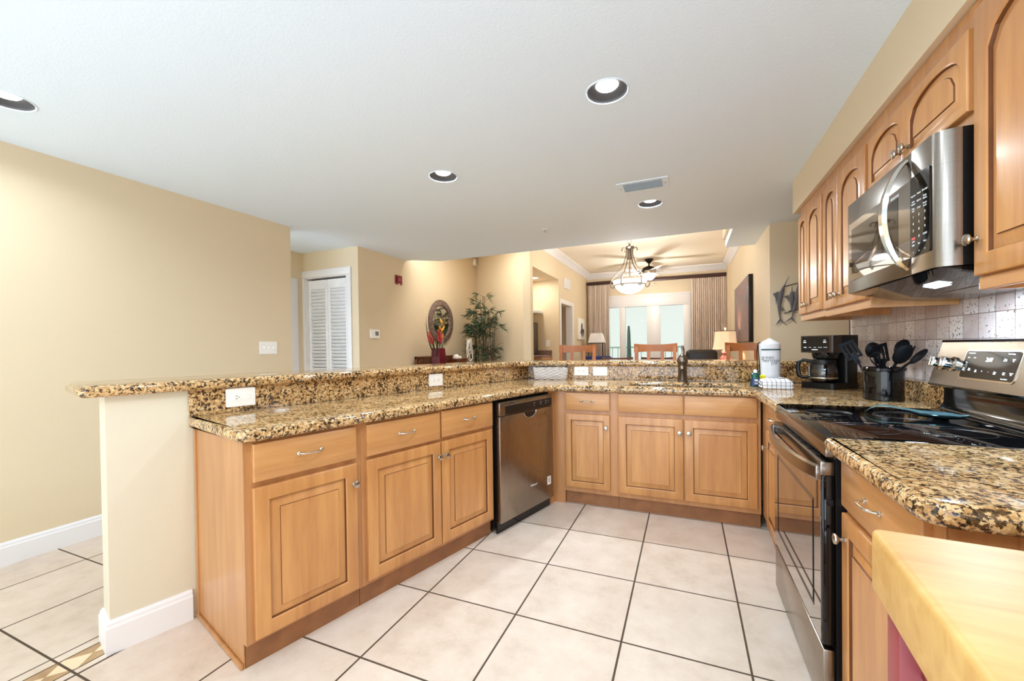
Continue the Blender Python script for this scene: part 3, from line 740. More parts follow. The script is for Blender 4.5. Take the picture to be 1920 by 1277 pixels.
text('logo', 'Whirlpool', 0.020, 'paper_grey', r, (0.375, -0.0562, 0.235))
mb = MB(); mb.prism(rrect(0.046, 0.062, 0.003, 0.575, 0.215), -0.0572, -0.0561, axis='y'); em = mb.obj('sticker', 'plastic_white', r)
text('sticker_mark', 'E', 0.05, 'iron_dark', em, (0.575, -0.0573, 0.217))
mb = MB(); mb.box(0.006, W, -0.018, -0.004, 0.0, 0.10); mb.obj('kick_plate', 'black_gloss', r, smooth=0)

# ------------------------------------------------------------------ range
r = empty('range', (0.430, 2.388, 0), -PI / 2, 'stainless and black electric range with a glass cooktop', 'stove')
W = 0.782
mb = MB(); mb.box(0.0, W, 0.005, 0.63, 0.03, 0.898); mb.box(0.02, W - 0.02, 0.05, 0.6, 0.0, 0.03); mb.obj('body', 'black_plastic', r, smooth=0)
mb = MB(); mb.box(0.006, W - 0.006, -0.030, 0.004, 0.250, 0.800, 0.004, m='black_gloss'); od = mb.obj('oven_door', 'black_gloss', r)
mb = MB(); mb.box(0.012, W - 0.012, -0.033, -0.0295, 0.256, 0.792, 0.001, seg=1); mb.obj('door_glass', 'oven_glass', od, smooth=0)
mb = MB()
for k in range(3):
    u = 0.006 * k; mb.tube([(0.09 + u, -0.0334, 0.33 + u), (0.09 + u, -0.0334, 0.70 - u), (W - 0.09 - u, -0.0334, 0.70 - u), (W - 0.09 - u, -0.0334, 0.33 + u), (0.09 + u, -0.0334, 0.33 + u)], 0.0006, 4)
mb.obj('window_outline', 'iron_dark', od)
mb = MB(); mb.box(0.006, W - 0.006, -0.034, 0.004, 0.800, 0.845, 0.003); ts = mb.obj('door_top_trim', 'stainless', od)
mb = MB()
for k in range(6):
    for y0 in (-0.026, -0.014): mb.box(0.11 + k * 0.098, 0.19 + k * 0.098, y0, y0 + 0.006, 0.8448, 0.8456)
mb.obj('vent_slots', 'slot_dark', ts)
mb = MB(); lo = []
for k in range(25):   # bowed strap handle
    u = -1 + 2 * k / 24; yy = -0.040 - 0.045 * (1 - u * u) ** 0.8; x_ = W / 2 + u * (W / 2 - 0.010)
    lo.append([Vector((x_, yy, 0.782)), Vector((x_, yy - 0.006, 0.790)), Vector((x_, yy - 0.006, 0.826)), Vector((x_, yy, 0.834)), Vector((x_, yy + 0.006, 0.826)), Vector((x_, yy + 0.006, 0.790))])
mb.skin(lo)
for xa in (0.008, W - 0.034): mb.box(xa, xa + 0.026, -0.046, -0.030, 0.786, 0.830, 0.003)
mb.obj('handle', 'stainless', od)
mb = MB(); mb.box(0.006, W - 0.006, -0.030, 0.004, 0.030, 0.236, 0.006); mb.obj('storage_drawer', 'stainless_warm', r)
mb = MB(); mb.box(0.0, W, -0.022, 0.01, 0.862, 0.905, 0.003); mb.obj('front_trim', 'stainless', r)
mb = MB(); mb.box(-0.003, W + 0.003, -0.020, 0.555, 0.900, 0.928, 0.004); ck = mb.obj('cooktop', 'black_glass', r)
mb = MB()
def ring(cx, cy, rad):
    mb.tube([(cx + rad * math.cos(2 * PI * k / 40), cy + rad * math.sin(2 * PI * k / 40), 0.9281) for k in range(41)], 0.0005, 4)
for cx, cy, rad in ((0.20, 0.135, 0.085), (0.58, 0.135, 0.105), (0.20, 0.40, 0.105), (0.58, 0.40, 0.075), (0.58, 0.135, 0.07)): ring(cx, cy, rad)
mb.obj('burner_rings', 'iron_dark', ck)  # thin circles marking the burners
# backguard: profile (local y, z) swept along x
mb = MB(); mb.prism([(0.545, 0.905), (0.545, 0.932), (0.585, 0.940), (0.602, 0.965), (0.605, 1.045), (0.66, 1.045), (0.66, 0.905)], 0.0, W, axis='x'); bg_ = mb.obj('backguard', 'black_gloss', r)
mb = MB(); mb.box(0.02, W - 0.02, 0.553, 0.556, 0.932, 0.9345); mb.box(0.02, W - 0.02, 0.582, 0.585, 0.940, 0.943); mb.obj('trim_line', 'nickel', bg_)
PB0, PT0 = Vector((0, 0.552, 1.050)), Vector((0, 0.600, 1.226))
mb = MB(); mb.prism([(0.552, 1.050), (0.600, 1.226), (0.66, 1.226), (0.66, 1.042), (0.558, 1.042)], 0.0, W, axis='x'); pn = mb.obj('control_panel', 'stainless', r)
mb = MB(); mb.prism([(0.597, 1.226), (0.600, 1.234), (0.662, 1.234), (0.662, 1.226)], -0.002, W + 0.002, axis='x')
mb.prism([(0.550, 1.044), (0.549, 1.050), (0.560, 1.050), (0.560, 1.038)], -0.002, W + 0.002, axis='x'); mb.obj('panel_edging', 'black_gloss', pn)
up = (PT0 - PB0).normalized(); ang = math.atan2(up.y, up.z)
def onpanel(u, v, off=0.0):  # u along x, v up the panel face, off outwards
    nrm = Vector((0, -up.z, up.y)); return Vector((u, PB0.y, PB0.z)) + up * v + nrm * off
PM = lambda u, v, off=0.0: Matrix.Translation(onpanel(u, v, off)) @ Matrix.Rotation(-ang, 4, 'X')
mb = MB(); mb.prism(rrect(0.305, 0.118, 0.016), -0.002, 0.004, axis='y', mat4=PM(0.345, 0.092)); dr = mb.obj('display_rim', 'chrome', pn)
mb = MB(); mb.prism(rrect(0.290, 0.105, 0.012), -0.003, 0.0, axis='y', mat4=PM(0.345, 0.092, 0.0)); dp = mb.obj('display', 'black_gloss', pn)
prot = (PI / 2 - ang, 0, 0)
text('clock_digits', '2:01', 0.022, 'digits_glow', dp, onpanel(0.345, 0.112, 0.0035), prot)
for u, v, b in ((0.235, 0.136, 'Cooking Options'), (0.445, 0.136, 'Timer Settings'), (0.225, 0.118, 'Bake'), (0.26, 0.118, 'Broil'), (0.425, 0.114, 'Timer\nSet-Off'), (0.465, 0.114, 'Clock\nSet'),
                (0.215, 0.072, 'Self\nClean'), (0.25, 0.072, 'Keep\nWarm'), (0.29, 0.068, 'Set\nTime'), (0.325, 0.068, '+'), (0.36, 0.068, '-'), (0.395, 0.066, 'Oven\nLight'), (0.44, 0.066, 'Start\nTime'), (0.475, 0.066, 'Cancel\nOff'), (0.45, 0.047, 'Control Lock')):
    text('display_marking', b, 0.009 if b in '+-' else 0.0056, 'paper_grey', dp, onpanel(u, v, 0.0035), prot)
def range_knob(u, v):
    M = PM(u, v) @ RX90; mb = MB()
    mb.lathe([(0.030, 0.0), (0.030, 0.006), (0.022, 0.010), (0.021, 0.030), (0.019, 0.034), (0.0, 0.034)], 28, M, 'chrome')
    b2 = mb.box(-0.006, 0.006, -0.021, 0.021, 0.03, 0.046, 0.003, 'chrome'); bmesh.ops.transform(mb.bm, matrix=M, verts=list({q for f in b2 for q in f.verts}))
    mb.obj('knob', 'chrome', pn)
for u in (0.055, 0.135, 0.625, 0.715): range_knob(u, 0.088)

# ------------------------------------------------------------------ microwave
r = empty('microwave', (0.780, 2.398, 1.455), -PI / 2, 'stainless over-the-range microwave with a bowed handle, hung under the short wall cabinet', 'microwave')
W = 0.742; H = 0.410
mb = MB(); mb.box(0.0, W, -0.020, 0.318, 0.0, H); mb.obj('case', 'black_plastic', r, smooth=0)
mb = MB(); mb.prism([(-0.070, -0.003), (0.31, -0.003), (0.31, -0.052), (0.10, -0.040), (-0.02, -0.012)], 0.004, W - 0.004, axis='x'); hd = mb.obj('hood_underside', 'black_gloss', r)
mb = MB(); mb.box(-0.05, 0.05, -0.018, 0.018, -0.0015, 0.0, mat4=Matrix.Translation((0.46, 0.04, -0.0285)) @ Matrix.Rotation(math.radians(-13.5), 4, 'X'), m='hood_glow'); mb.obj('hood_light', 'hood_glow', hd, smooth=0)
mb = MB(); mb.box(-0.30, 0.0, -0.07, 0.07, -0.0015, 0.0, mat4=Matrix.Translation((0.60, 0.19, -0.0455)) @ Matrix.Rotation(math.radians(-3.2), 4, 'X')); mb.obj('grease_filter', 'stainless', hd, smooth=0)
lamp('hood_lamp', 'AREA', (0.46, 0.06, -0.045), 10.0, (0.62, 0.80, 1.0), 0.10, parent=r)
XS = 0.592
mb = MB(); mb.box(0.0, XS - 0.001, -0.080, -0.020, 0.0, H, 0.004); dr_ = mb.obj('door', 'stainless', r)
mb = MB(); mb.box(0.028, XS - 0.001, -0.0835, -0.079, 0.055, 0.315, 0.001, seg=1); mb.obj('door_window', 'oven_glass', dr_, smooth=0)
mb = MB(); mb.box(0.060, XS - 0.085, -0.0842, -0.0834, 0.085, 0.285); mb.obj('window_screen', 'black_glass', dr_, smooth=0)
text('logo', 'FRIGIDAIRE', 0.013, 'label_white', dr_, (0.485, -0.0846, 0.292))
mb = MB(); pf = [(XS + 0.001, -0.080), (W - 0.035, -0.080), (W - 0.018, -0.074), (W - 0.006, -0.060), (W, -0.040), (W, -0.020), (XS + 0.001, -0.020)]
mb.prism(pf, 0.0, H); cp = mb.obj('control_side', 'stainless', r)
mb = MB(); mb.prism(rrect(0.118, 0.264, 0.006, XS + 0.061, 0.187), -0.0835, -0.079, axis='y'); kp = mb.obj('keypad', 'black_gloss', cp)
rows = [('Popcorn', 'Potato', 'Beverage'), ('Auto\nReheat', 'Defrost', 'Keep\nWarm'), ('User\nPref', 'Clock', 'Power\nLevel'), ('1', '2', '3'), ('4', '5', '6'), ('7', '8', '9'), ('STOP', '0', 'START'), ('Light', 'Fan', 'Vent'), ('o', 'o', 'o')]
for i, rw in enumerate(rows):
    for j, b in enumerate(rw):
        if b == 'STOP':
            m2 = MB(); m2.box(XS + 0.010, XS + 0.034, -0.0842, -0.0834, 0.110, 0.118); m2.obj('stop_mark', 'label_red', kp)
            text('key_marking', 'STOP', 0.0075, 'label_white', kp, (XS + 0.022, -0.0838, 0.1035)); continue
        text('key_marking', b, 0.012 if b.isdigit() else 0.0085, 'label_white', kp, (XS + 0.022 + j * 0.036, -0.0838, 0.255 - i * 0.0232))
mb = MB(); lo = []
for k in range(25):
    u = -1 + 2 * k / 24; yy = -0.083 - 0.070 * (1 - u * u) ** 0.75; zz = 0.205 + u * 0.188; xx = XS - 0.028
    wv = 0.008 + 0.016 * (1 - u * u)
    lo.append([Vector((xx - wv, yy + 0.012, zz)), Vector((xx - wv * 0.7, yy, zz)), Vector((xx + wv * 0.7, yy - 0.002, zz)), Vector((xx + wv, yy + 0.010, zz)), Vector((xx, yy + 0.016, zz))])
mb.skin(lo); mb.obj('handle', 'chrome', dr_, smooth=50)

# ------------------------------------------------------------------ wall cabinets
def wall_cabinet(y0, W, z0, z1, label, end0=False, trim=True):
    r = empty('wall_cabinet', (0.790, y0, z0), -PI / 2, label, 'cabinet')
    mb = MB(); mb.box(0, W, 0, 0.306, 0, z1 - z0, 0.001, seg=1); mb.obj('carcass', 'maple_side', r, smooth=0)
    if trim:
        mb = MB(); mb.box(0.0, W, -0.004, 0.014, -0.036, 0.0, 0.002); mb.box(0.0, 0.014, 0.014, 0.300, -0.036, 0.0); mb.box(W - 0.014, W, 0.014, 0.300, -0.036, 0.0)
        mb.obj('light_rail', 'maple_h', r, smooth=0)
    return r
ZB = 1.412; ZT = 2.222; ZDT = 2.150
r = wall_cabinet(3.668, 0.596, 1.430, ZT, 'maple wall cabinet at the far end of the row, two narrow arched doors')
door(r, 0.008, 0.010, 0.232, ZDT - 1.44, 0.045, 0.205, 0.055, rail=0.048); door(r, 0.243, 0.010, 0.325, ZDT - 1.44, 0.055, 0.028, 0.055, rail=0.05)
r = wall_cabinet(3.070, 0.668, 1.425, ZT, 'maple wall cabinet next to the microwave, two arched doors')
door(r, 0.006, 0.008, 0.262, ZDT - 1.433, 0.05, 0.235, 0.06, rail=0.05); door(r, 0.272, 0.008, 0.372, ZDT - 1.433, 0.06, 0.030, 0.06, rail=0.055)
r = wall_cabinet(2.400, 0.760, 1.868, ZT, 'short maple wall cabinet with two arched doors above the microwave', trim=False)
door(r, 0.014, 0.040, 0.345, 0.240, 0.062, 0.318, 0.050, rail=0.036, field=0.016); door(r, 0.362, 0.040, 0.378, 0.240, 0.062, 0.030, 0.050, rail=0.036, field=0.016)
r = wall_cabinet(1.638, 0.56, 1.412, ZT, 'tall maple wall cabinet with one door, nearest the camera at the right edge')
door(r, 0.006, 0.004, 0.50, ZDT + 0.03 - 1.416, 0.08, 0.020, 0.104, rail=0.062)

# ------------------------------------------------------------------ butcher block cart
ca = math.radians(-5)
r = empty('butcher_block_cart', (0.297, 0.914, 0), ca, 'butcher block cart with a thick pale wood top on a dark red base', 'kitchen cart')
mb = MB(); mb.box(0.0, 0.62, -0.60, 0.0, 0.792, 0.902, 0.011, seg=4); mb.obj('chopping_top', 'butcher_block', r)
for (lx, ly) in ((0.018, -0.018), (0.018, -0.57), (0.545, -0.018), (0.545, -0.57)):
    mb = MB(); mb.box(lx, lx + 0.055, ly - 0.055 if ly > -0.1 else ly, ly if ly > -0.1 else ly + 0.055, 0.0, 0.792, 0.002); mb.obj('leg', 'red_paint', r)
mb = MB(); mb.box(0.045, 0.575, -0.09, -0.045, 0.70, 0.790); mb.box(0.045, 0.575, -0.515, -0.47, 0.70, 0.790)
mb.box(0.045, 0.075, -0.50, -0.06, 0.70, 0.790); mb.box(0.545, 0.575, -0.50, -0.06, 0.70, 0.790); mb.obj('apron', 'red_paint', r, smooth=0)
for z in (0.18, 0.45):
    mb = MB(); mb.box(0.05, 0.57, -0.55, -0.05, z, z + 0.018); mb.obj('shelf', 'red_paint', r, smooth=0)

# ------------------------------------------------------------------ things on the worktop
# utensil crock
CX, CY, CZ = 0.940, 2.720, 0.930
r = empty('utensil_crock', (CX, CY, CZ), 0, 'glossy black crock holding cooking utensils beside the stove', 'crock')
mb = MB(); mb.lathe([(0.0, 0.0), (0.077, 0.0), (0.082, 0.004), (0.083, 0.14), (0.082, 0.150), (0.090, 0.153), (0.091, 0.166), (0.088, 0.170), (0.082, 0.168), (0.076, 0.155), (0.074, 0.012), (0.0, 0.012)], 48); mb.obj('pot', 'black_gloss', r)
def utensil(name, label, base, tip, head, roll=0.0):
    b = Vector(base); t_ = Vector(tip); d = (t_ - b); ln = d.length; d.normalize()
    r = empty(name, (CX + b.x, CY + b.y, CZ + b.z), 0, label, 'utensil', 'black utensils in the crock')
    q = d.to_track_quat('Z', 'Y').to_matrix().to_4x4() @ Matrix.Rotation(roll, 4, 'Z')
    mb = MB(); mb.tube([q @ Vector((0, 0, 0)), q @ Vector((0, 0, ln * 0.5)), q @ Vector((0, 0, ln))], [0.007, 0.006, 0.005], 10); mb.obj('handle', 'nylon_black', r)
    head(r, q @ Matrix.Translation((0, 0, ln)))
    return r
def h_spatula(r, M):
    mb = MB()
    mb.box(-0.012, 0.012, -0.0015, 0.0015, -0.02, 0.03, mat4=M)
    for x0, x1 in ((-0.036, -0.023), (-0.0165, -0.0065), (0.0065, 0.0165), (0.023, 0.036)): mb.box(x0, x1, -0.0012, 0.0012, 0.015, 0.098, mat4=M)
    mb.box(-0.036, 0.036, -0.0012, 0.0012, 0.010, 0.024, mat4=M); mb.box(-0.036, 0.036, -0.0012, 0.0012, 0.092, 0.108, mat4=M); mb.obj('blade', 'nylon_black', r, smooth=0)
def h_ladle(r, M):
    mb = MB(); lo = []
    for k in range(9):
        a = PI / 2 * k / 8; lo.append((0.042 * math.cos(a), -0.042 * math.sin(a) * 0.8))
    mb.lathe([(0.0, -0.031), (0.03, -0.022), (0.039, 0.0)] + lo, 24, M @ Matrix.Translation((0, -0.03, 0.03)) @ Matrix.Rotation(math.radians(75), 4, 'X')); mb.obj('bowl', 'nylon_black', r)
def h_spoon(r, M):
    mb = MB(); mb.ball((0, 0, 0), 1.0, seg=20); bmesh.ops.transform(mb.bm, matrix=M @ Matrix.Translation((0, 0, 0.045)) @ Matrix.Diagonal((0.030, 0.009, 0.050, 1)), verts=mb.bm.verts); mb.obj('bowl', 'nylon_black', r)
def h_server(r, M):
    mb = MB(); mb.ball((0, 0, 0), 1.0, seg=20); bmesh.ops.transform(mb.bm, matrix=M @ Matrix.Translation((0, 0, 0.05)) @ Matrix.Diagonal((0.036, 0.014, 0.055, 1)), verts=mb.bm.verts)
    for k in range(6):
        a = -1 + 2 * k / 5; mb.tube([M @ Vector((0.033 * a, -0.004, 0.05)), M @ Vector((0.037 * a, -0.022, 0.075)), M @ Vector((0.034 * a, -0.026, 0.098))], 0.0035, 6)
    mb.obj('toothed_bowl', 'nylon_black', r)
def h_whisk(r, M):
    mb = MB()
    for k in range(5):
        a = PI * k / 5; pts = []
        for j in range(15):
            t_ = PI * j / 14; rr = 0.034 * math.sin(t_) ** 0.8; s_ = 1 if j <= 7 else 1
            zz = 0.105 * (1 - abs(1 - 2 * j / 14)) if False else 0.0
        for j in range(17):
            t_ = -1 + 2 * j / 16; pts.append(M @ Vector((0.036 * math.copysign(abs(math.sin(t_ * PI / 2 * 2) if abs(t_) > 0.5 else math.sin(abs(t_) * PI)), t_) * math.cos(a) if abs(t_) > 0.02 else 0,
                     0.036 * math.copysign(abs(math.sin(abs(t_) * PI)), t_) * math.sin(a), 0.112 * (1 - t_ * t_) ** 0.8)))
        mb.tube(pts, 0.0016, 6)
    mb.obj('wires', 'nylon_black', r)
utensil('slotted_spatula', 'black slotted spatula leaning out on the far side of the crock', (-0.01, 0.02, 0.02), (-0.092, 0.06, 0.205), h_spatula, 1.9)
utensil('ladle', 'black ladle standing upright in the middle of the crock', (0.0, 0.0, 0.02), (-0.005, 0.045, 0.235), h_ladle, 0.4)
utensil('whisk', 'black whisk with wire loops at the front of the crock', (0.01, 0.01, 0.02), (-0.022, -0.04, 0.145), h_whisk)
utensil('slotted_turner', 'dark turner crossing in front of the ladle', (0.03, 0.02, 0.02), (-0.005, -0.012, 0.185), h_spatula, 1.2)
utensil('serving_spoon', 'black spoon standing tallest at the back of the crock', (-0.01, 0.0, 0.02), (0.072, 0.03, 0.225), h_spoon, 0.6)
utensil('pasta_server', 'black toothed pasta server leaning towards the stove', (-0.03, 0.02, 0.02), (0.035, -0.055, 0.195), h_server, 2.4)
utensil('solid_spoon', 'black cooking spoon lying low over the crock rim towards the stove knobs', (-0.04, 0.03, 0.05), (0.06, -0.125, 0.20), h_spoon, 0.9)

# coffee maker
ra = math.radians(-46)
r = empty('coffee_maker', (0.840, 3.330, 0.930), ra, 'black drip coffee maker with a glass carafe in the worktop corner', 'coffee maker')
r.scale = (1.12, 1.12, 1.0)
mb = MB(); mb.prism(rrect(0.190, 0.235, 0.02, 0, 0.05), 0.0, 0.040); mb.obj('base', 'black_plastic', r)
mb = MB(); mb.prism(rrect(0.186, 0.100, 0.02, 0, 0.115), 0.035, 0.345); mb.obj('water_tank', 'black_plastic', r)
mb = MB(); mb.prism(rrect(0.190, 0.175, 0.02, 0, 0.02 + 0.06), 0.235, 0.350); hd = mb.obj('brew_head', 'black_plastic', r)
mb = MB(); mb.prism(rrect(0.188, 0.10, 0.014, 0, -0.018), 0.238, 0.348); mb.obj('front_cover', 'coffee_bronze', hd)
mb = MB(); mb.prism(rrect(0.150, 0.094, 0.012, -0.005, 0.293), -0.071, -0.067, axis='y'); fc = mb.obj('control_face', 'black_gloss', hd)
mb = MB()
for cx, cz, ww, hh in ((-0.062, 0.318, 0.012, 0.004), (-0.062, 0.306, 0.016, 0.008), (0.05, 0.318, 0.012, 0.004), (0.05, 0.306, 0.016, 0.008), (-0.06, 0.272, 0.016, 0.006), (-0.032, 0.272, 0.016, 0.003), (-0.005, 0.272, 0.014, 0.003), (0.024, 0.272, 0.020, 0.003), (0.053, 0.272, 0.020, 0.003), (-0.005, 0.257, 0.034, 0.006)):
    mb.box(cx - ww / 2, cx + ww / 2, -0.0718, -0.0708, cz - hh / 2, cz + hh / 2)
mb.obj('button_markings', 'label_white', fc)  # plain bars marking buttons on the control face
mb = MB(); mb.lathe([(0.058, 0.195), (0.066, 0.215), (0.068, 0.236), (0.0, 0.236)], 28, Matrix.Translation((0, 0.015, 0))); mb.obj('filter_basket', 'black_gloss', r)
mb = MB(); mb.lathe([(0.052, 0.041), (0.066, 0.05), (0.073, 0.075), (0.073, 0.115), (0.066, 0.150), (0.062, 0.165), (0.0605, 0.165), (0.0645, 0.150), (0.0715, 0.115), (0.0715, 0.075), (0.064, 0.052), (0.05, 0.043)], 32, Matrix.Translation((0, -0.005, 0))); cf = mb.obj('carafe', 'carafe_glass', r)
mb = MB(); mb.lathe([(0.063, 0.158), (0.065, 0.165), (0.060, 0.188), (0.05, 0.192), (0.0, 0.192)], 28, Matrix.Translation((0, -0.005, 0))); mb.obj('lid', 'black_plastic', cf)
mb = MB(); mb.tube([(-0.056, -0.022, 0.178), (-0.095, -0.036, 0.186), (-0.118, -0.044, 0.172), (-0.122, -0.046, 0.13), (-0.116, -0.044, 0.082), (-0.098, -0.038, 0.068), (-0.070, -0.028, 0.070)], 0.009, 10, flat=(1.0, 1.3)); mb.obj('handle', 'black_plastic', cf)
mb = MB(); mb.lathe([(0.0738, 0.066), (0.0745, 0.068), (0.0745, 0.074), (0.0738, 0.076)], 32, Matrix.Translation((0, -0.005, 0))); mb.obj('band', 'nickel', cf)
mb = MB()
for k in range(6):
    a = math.radians(238); mb.box(-0.006, 0.006, -0.0005, 0.0005, -0.002, 0.002, mat4=Matrix.Translation((0.0738 * math.cos(a), -0.005 + 0.0738 * math.sin(a), 0.085 + k * 0.011)) @ Matrix.Rotation(a + PI / 2, 4, 'Z'))
mb.obj('cup_marks', 'label_white', cf)
mb = MB(); mb.box(0.0925, 0.0945, 0.10, 0.112, 0.19, 0.31, 0.001); mb.obj('water_gauge', 'ink_grey', r)

# bagged paper towel roll and its wire holder
r = empty('paper_towel_holder', (0.500, 3.425, 0.930), 0, 'dark bent wire paper towel holder at the back of the worktop corner', 'holder')
mb = MB(); mb.lathe([(0.0, 0), (0.075, 0), (0.075, 0.004), (0.0, 0.004)], 28, Matrix.Translation((0.043, 0, 0))); mb.obj('foot', 'iron_dark', r)
mb = MB(); mb.tube([(-0.028, -0.012, 0.003), (-0.03, -0.012, 0.12), (-0.034, -0.012, 0.24), (-0.028, -0.012, 0.295), (-0.018, -0.012, 0.312), (-0.008, -0.012, 0.305), (-0.006, -0.012, 0.285), (-0.010, -0.012, 0.275)], 0.0032, 8)
mb.tube([(-0.012, -0.012, 0.003), (-0.016, -0.012, 0.12), (-0.022, -0.012, 0.22), (-0.026, -0.012, 0.29)], 0.0032, 8); mb.obj('wire', 'iron_dark', r)
r = empty('paper_towel_roll', (0.548, 3.428, 0.9345), 0, 'paper towel roll in a printed grey wrapper, standing in the worktop corner', 'paper towel')
mb = MB(); lo = []
for z, a, b in ((0.0, 0.058, 0.058), (0.004, 0.062, 0.062), (0.27, 0.066, 0.062), (0.292, 0.066, 0.06), (0.302, 0.058, 0.05), (0.318, 0.034, 0.02), (0.334, 0.006, 0.004)):
    lo.append([Vector((a * math.cos(2 * PI * k / 36), b * math.sin(2 * PI * k / 36), z)) for k in range(36)])
mb.skin(lo); wr = mb.obj('wrapper', 'paper_grey', r)
def curved_text(body, size, z, a0, mat, parent, rad=0.0665):
    cu = bpy.data.curves.new('lettering', 'FONT'); cu.body = body; cu.size = size; cu.align_x = 'CENTER'; cu.align_y = 'CENTER'; cu.resolution_u = 3
    tmp = bpy.data.objects.new('t_', cu); COL.objects.link(tmp); dg = bpy.context.evaluated_depsgraph_get(); me = bpy.data.meshes.new_from_object(tmp.evaluated_get(dg)); bpy.data.objects.remove(tmp)
    for v in me.vertices:
        a = a0 + v.co.x / rad; v.co = (rad * math.cos(a), rad * math.sin(a), z + v.co.y)
    me.materials.clear(); me.materials.append(MATS[mat]); me.name = 'lettering'
    o = bpy.data.objects.new('lettering', me); COL.objects.link(o); o.parent = parent
A0 = math.radians(-100)
curved_text('green', 0.036, 0.200, A0 + math.radians(-12), 'ink_grey', wr); curved_text('heritage', 0.036, 0.178, A0 + math.radians(10), 'ink_grey', wr); curved_text('pro', 0.026, 0.158, A0 + math.radians(24), 'ink_grey', wr)
mb = MB(); lo = []
for k in range(15):
    a = math.radians(-150 + k * 9.5); lo.append([Vector((rr * math.cos(a), rr * math.sin(a), z)) for rr, z in ((0.0655, 0.250), (0.0665, 0.250), (0.0667, 0.259), (0.0655, 0.259))])
mb.skin(lo); mb.obj('printed_band', 'ink_teal', wr)

r = empty('dish_soap_bottle', (0.447, 3.345, 0.930), math.radians(8), 'small blue and green dish soap bottle with a white cap, beside the sponge', 'bottle')
mb = MB(); lo = []
for z, a, b in ((0.0, 0.031, 0.018), (0.006, 0.034, 0.02), (0.03, 0.032, 0.02), (0.06, 0.026, 0.018), (0.075, 0.027, 0.018), (0.088, 0.029, 0.018), (0.094, 0.022, 0.015), (0.098, 0.012, 0.011)):
    lo.append([Vector((a * math.cos(2 * PI * k / 28), b * math.sin(2 * PI * k / 28), z)) for k in range(28)])
mb.skin(lo); bt = mb.obj('bottle', 'soap_green', r)
mb = MB(); lo = []
for z, a, b in ((0.008, 0.0345, 0.0206), (0.03, 0.0326, 0.0206), (0.056, 0.0275, 0.0186)):
    lo.append([Vector((a * math.cos(math.radians(200 + k * 7)), b * math.sin(math.radians(200 + k * 7)), z)) for k in range(21)])
mb.skin(lo, closed=False, cap0=False, cap1=False); lb = mb.obj('label', 'soap_blue', bt)
mb = MB(); mb.prism([(0.012 * math.cos(k * PI / 10), 0.045 + 0.008 * math.sin(k * PI / 10)) for k in range(20)], -0.0218, -0.0195, axis='y'); mb.box(-0.012, 0.012, -0.0218, -0.020, 0.028, 0.031); mb.box(-0.01, 0.01, -0.0222, -0.020, 0.018, 0.025); mb.obj('label_print', 'label_white', lb)
mb = MB(); mb.lathe([(0.0125, 0.097), (0.0125, 0.110), (0.009, 0.118), (0.004, 0.121), (0.0, 0.121)], 20); mb.obj('cap', 'plastic_white', bt)
r = MB(); r.box(-0.050, 0.050, -0.012, 0.012, 0.0, 0.078, 0.006, seg=3); r = r.obj('sponge', 'sponge_yellow', loc=(0.485, 3.385, 0.9305)); r.rotation_euler = (0, 0, math.radians(6))
tag(r, 'yellow sponge standing upright behind the soap bottle', 'sponge')
# folded dish towel
r = MB(); lo = []
for k, (z, ex) in enumerate(((0.0, 0.0), (0.004, 0.006), (0.018, 0.008), (0.023, 0.003), (0.026, 0.003), (0.031, 0.008), (0.047, 0.006), (0.056, -0.004), (0.060, -0.03))):
    pts = rrect(0.165 + 2 * ex, 0.120 + 2 * ex, 0.018, 0, 0, 6)
    lo.append([Vector((x, y, z + (0.006 * math.sin(x * 30 + 1) * (k > 5)) + (0.012 * (y + 0.06) / 0.12) * (z / 0.06))) for x, y in pts])
r.skin(lo); r = r.obj('dish_towel', 'towel_cloth', loc=(0.548, 3.225, 0.9305), smooth=60); r.rotation_euler = (0, 0, math.radians(3))
tag(r, 'folded white dish towel with dark check lines, on the worktop corner', 'towel')
# basket in the corner
r = empty('wicker_basket', (-1.150, 3.640, 0.9305), math.radians(8), 'white woven basket tucked in the corner of the granite worktop', 'basket')
mb = MB(); lo = []
for z, ex in ((0.0, -0.008), (0.004, -0.004), (0.05, 0.0), (0.100, 0.006), (0.106, 0.007), (0.106, 0.0), (0.100, -0.004), (0.008, -0.014)):
    lo.append([Vector((x, y, z)) for x, y in rrect(0.300 + 2 * ex, 0.125 + 2 * ex, 0.016, 0, 0, 5)])
mb.skin(lo); mb.obj('body', 'wicker_white', r, smooth=50)
mb = MB(); rim = rrect(0.308, 0.134, 0.016, 0, 0, 5); mb.tube([(x, y, 0.105) for x, y in rim + rim[:1]], 0.005, 8); mb.obj('rim', 'wicker_white', r)
# spoon rest on the cooktop
r = MB(); lo = []
prof = [(0.0, 0.004, 0.004), (0.015, 0.012, 0.018), (0.035, 0.016, 0.029), (0.06, 0.016, 0.034), (0.10, 0.014, 0.029), (0.135, 0.022, 0.018), (0.165, 0.040, 0.004), (0.205, 0.050, 0.001), (0.245, 0.046, 0.001), (0.275, 0.030, 0.005), (0.296, 0.010, 0.014), (0.301, 0.002, 0.018)]
for (u, hw, z) in prof:
    dp_ = 0.018 * max(0.0, min(1.0, (u - 0.11) / 0.06)) * max(0.1, 1 - max(0.0, u - 0.25) / 0.06) if u > 0.11 else 0.002; n_ = 9; lp = []
    for k in range(n_):
        v = -1 + 2 * k / (n_ - 1); lp.append(Vector((u, hw * v, z + dp_ * (v * v) + 0.002)))
    for k in range(n_):
        v = 1 - 2 * k / (n_ - 1); lp.append(Vector((u, hw * v, z + dp_ * (v * v) - 0.0015)))
    lo.append(lp)
r.skin(lo); r = r.obj('spoon_rest', 'spoon_teal', loc=(0.705, 2.215, 0.9285), smooth=60); r.rotation_euler = (0, 0, math.radians(-25))
tag(r, 'metallic teal spoon rest lying on the black glass cooktop', 'spoon rest')

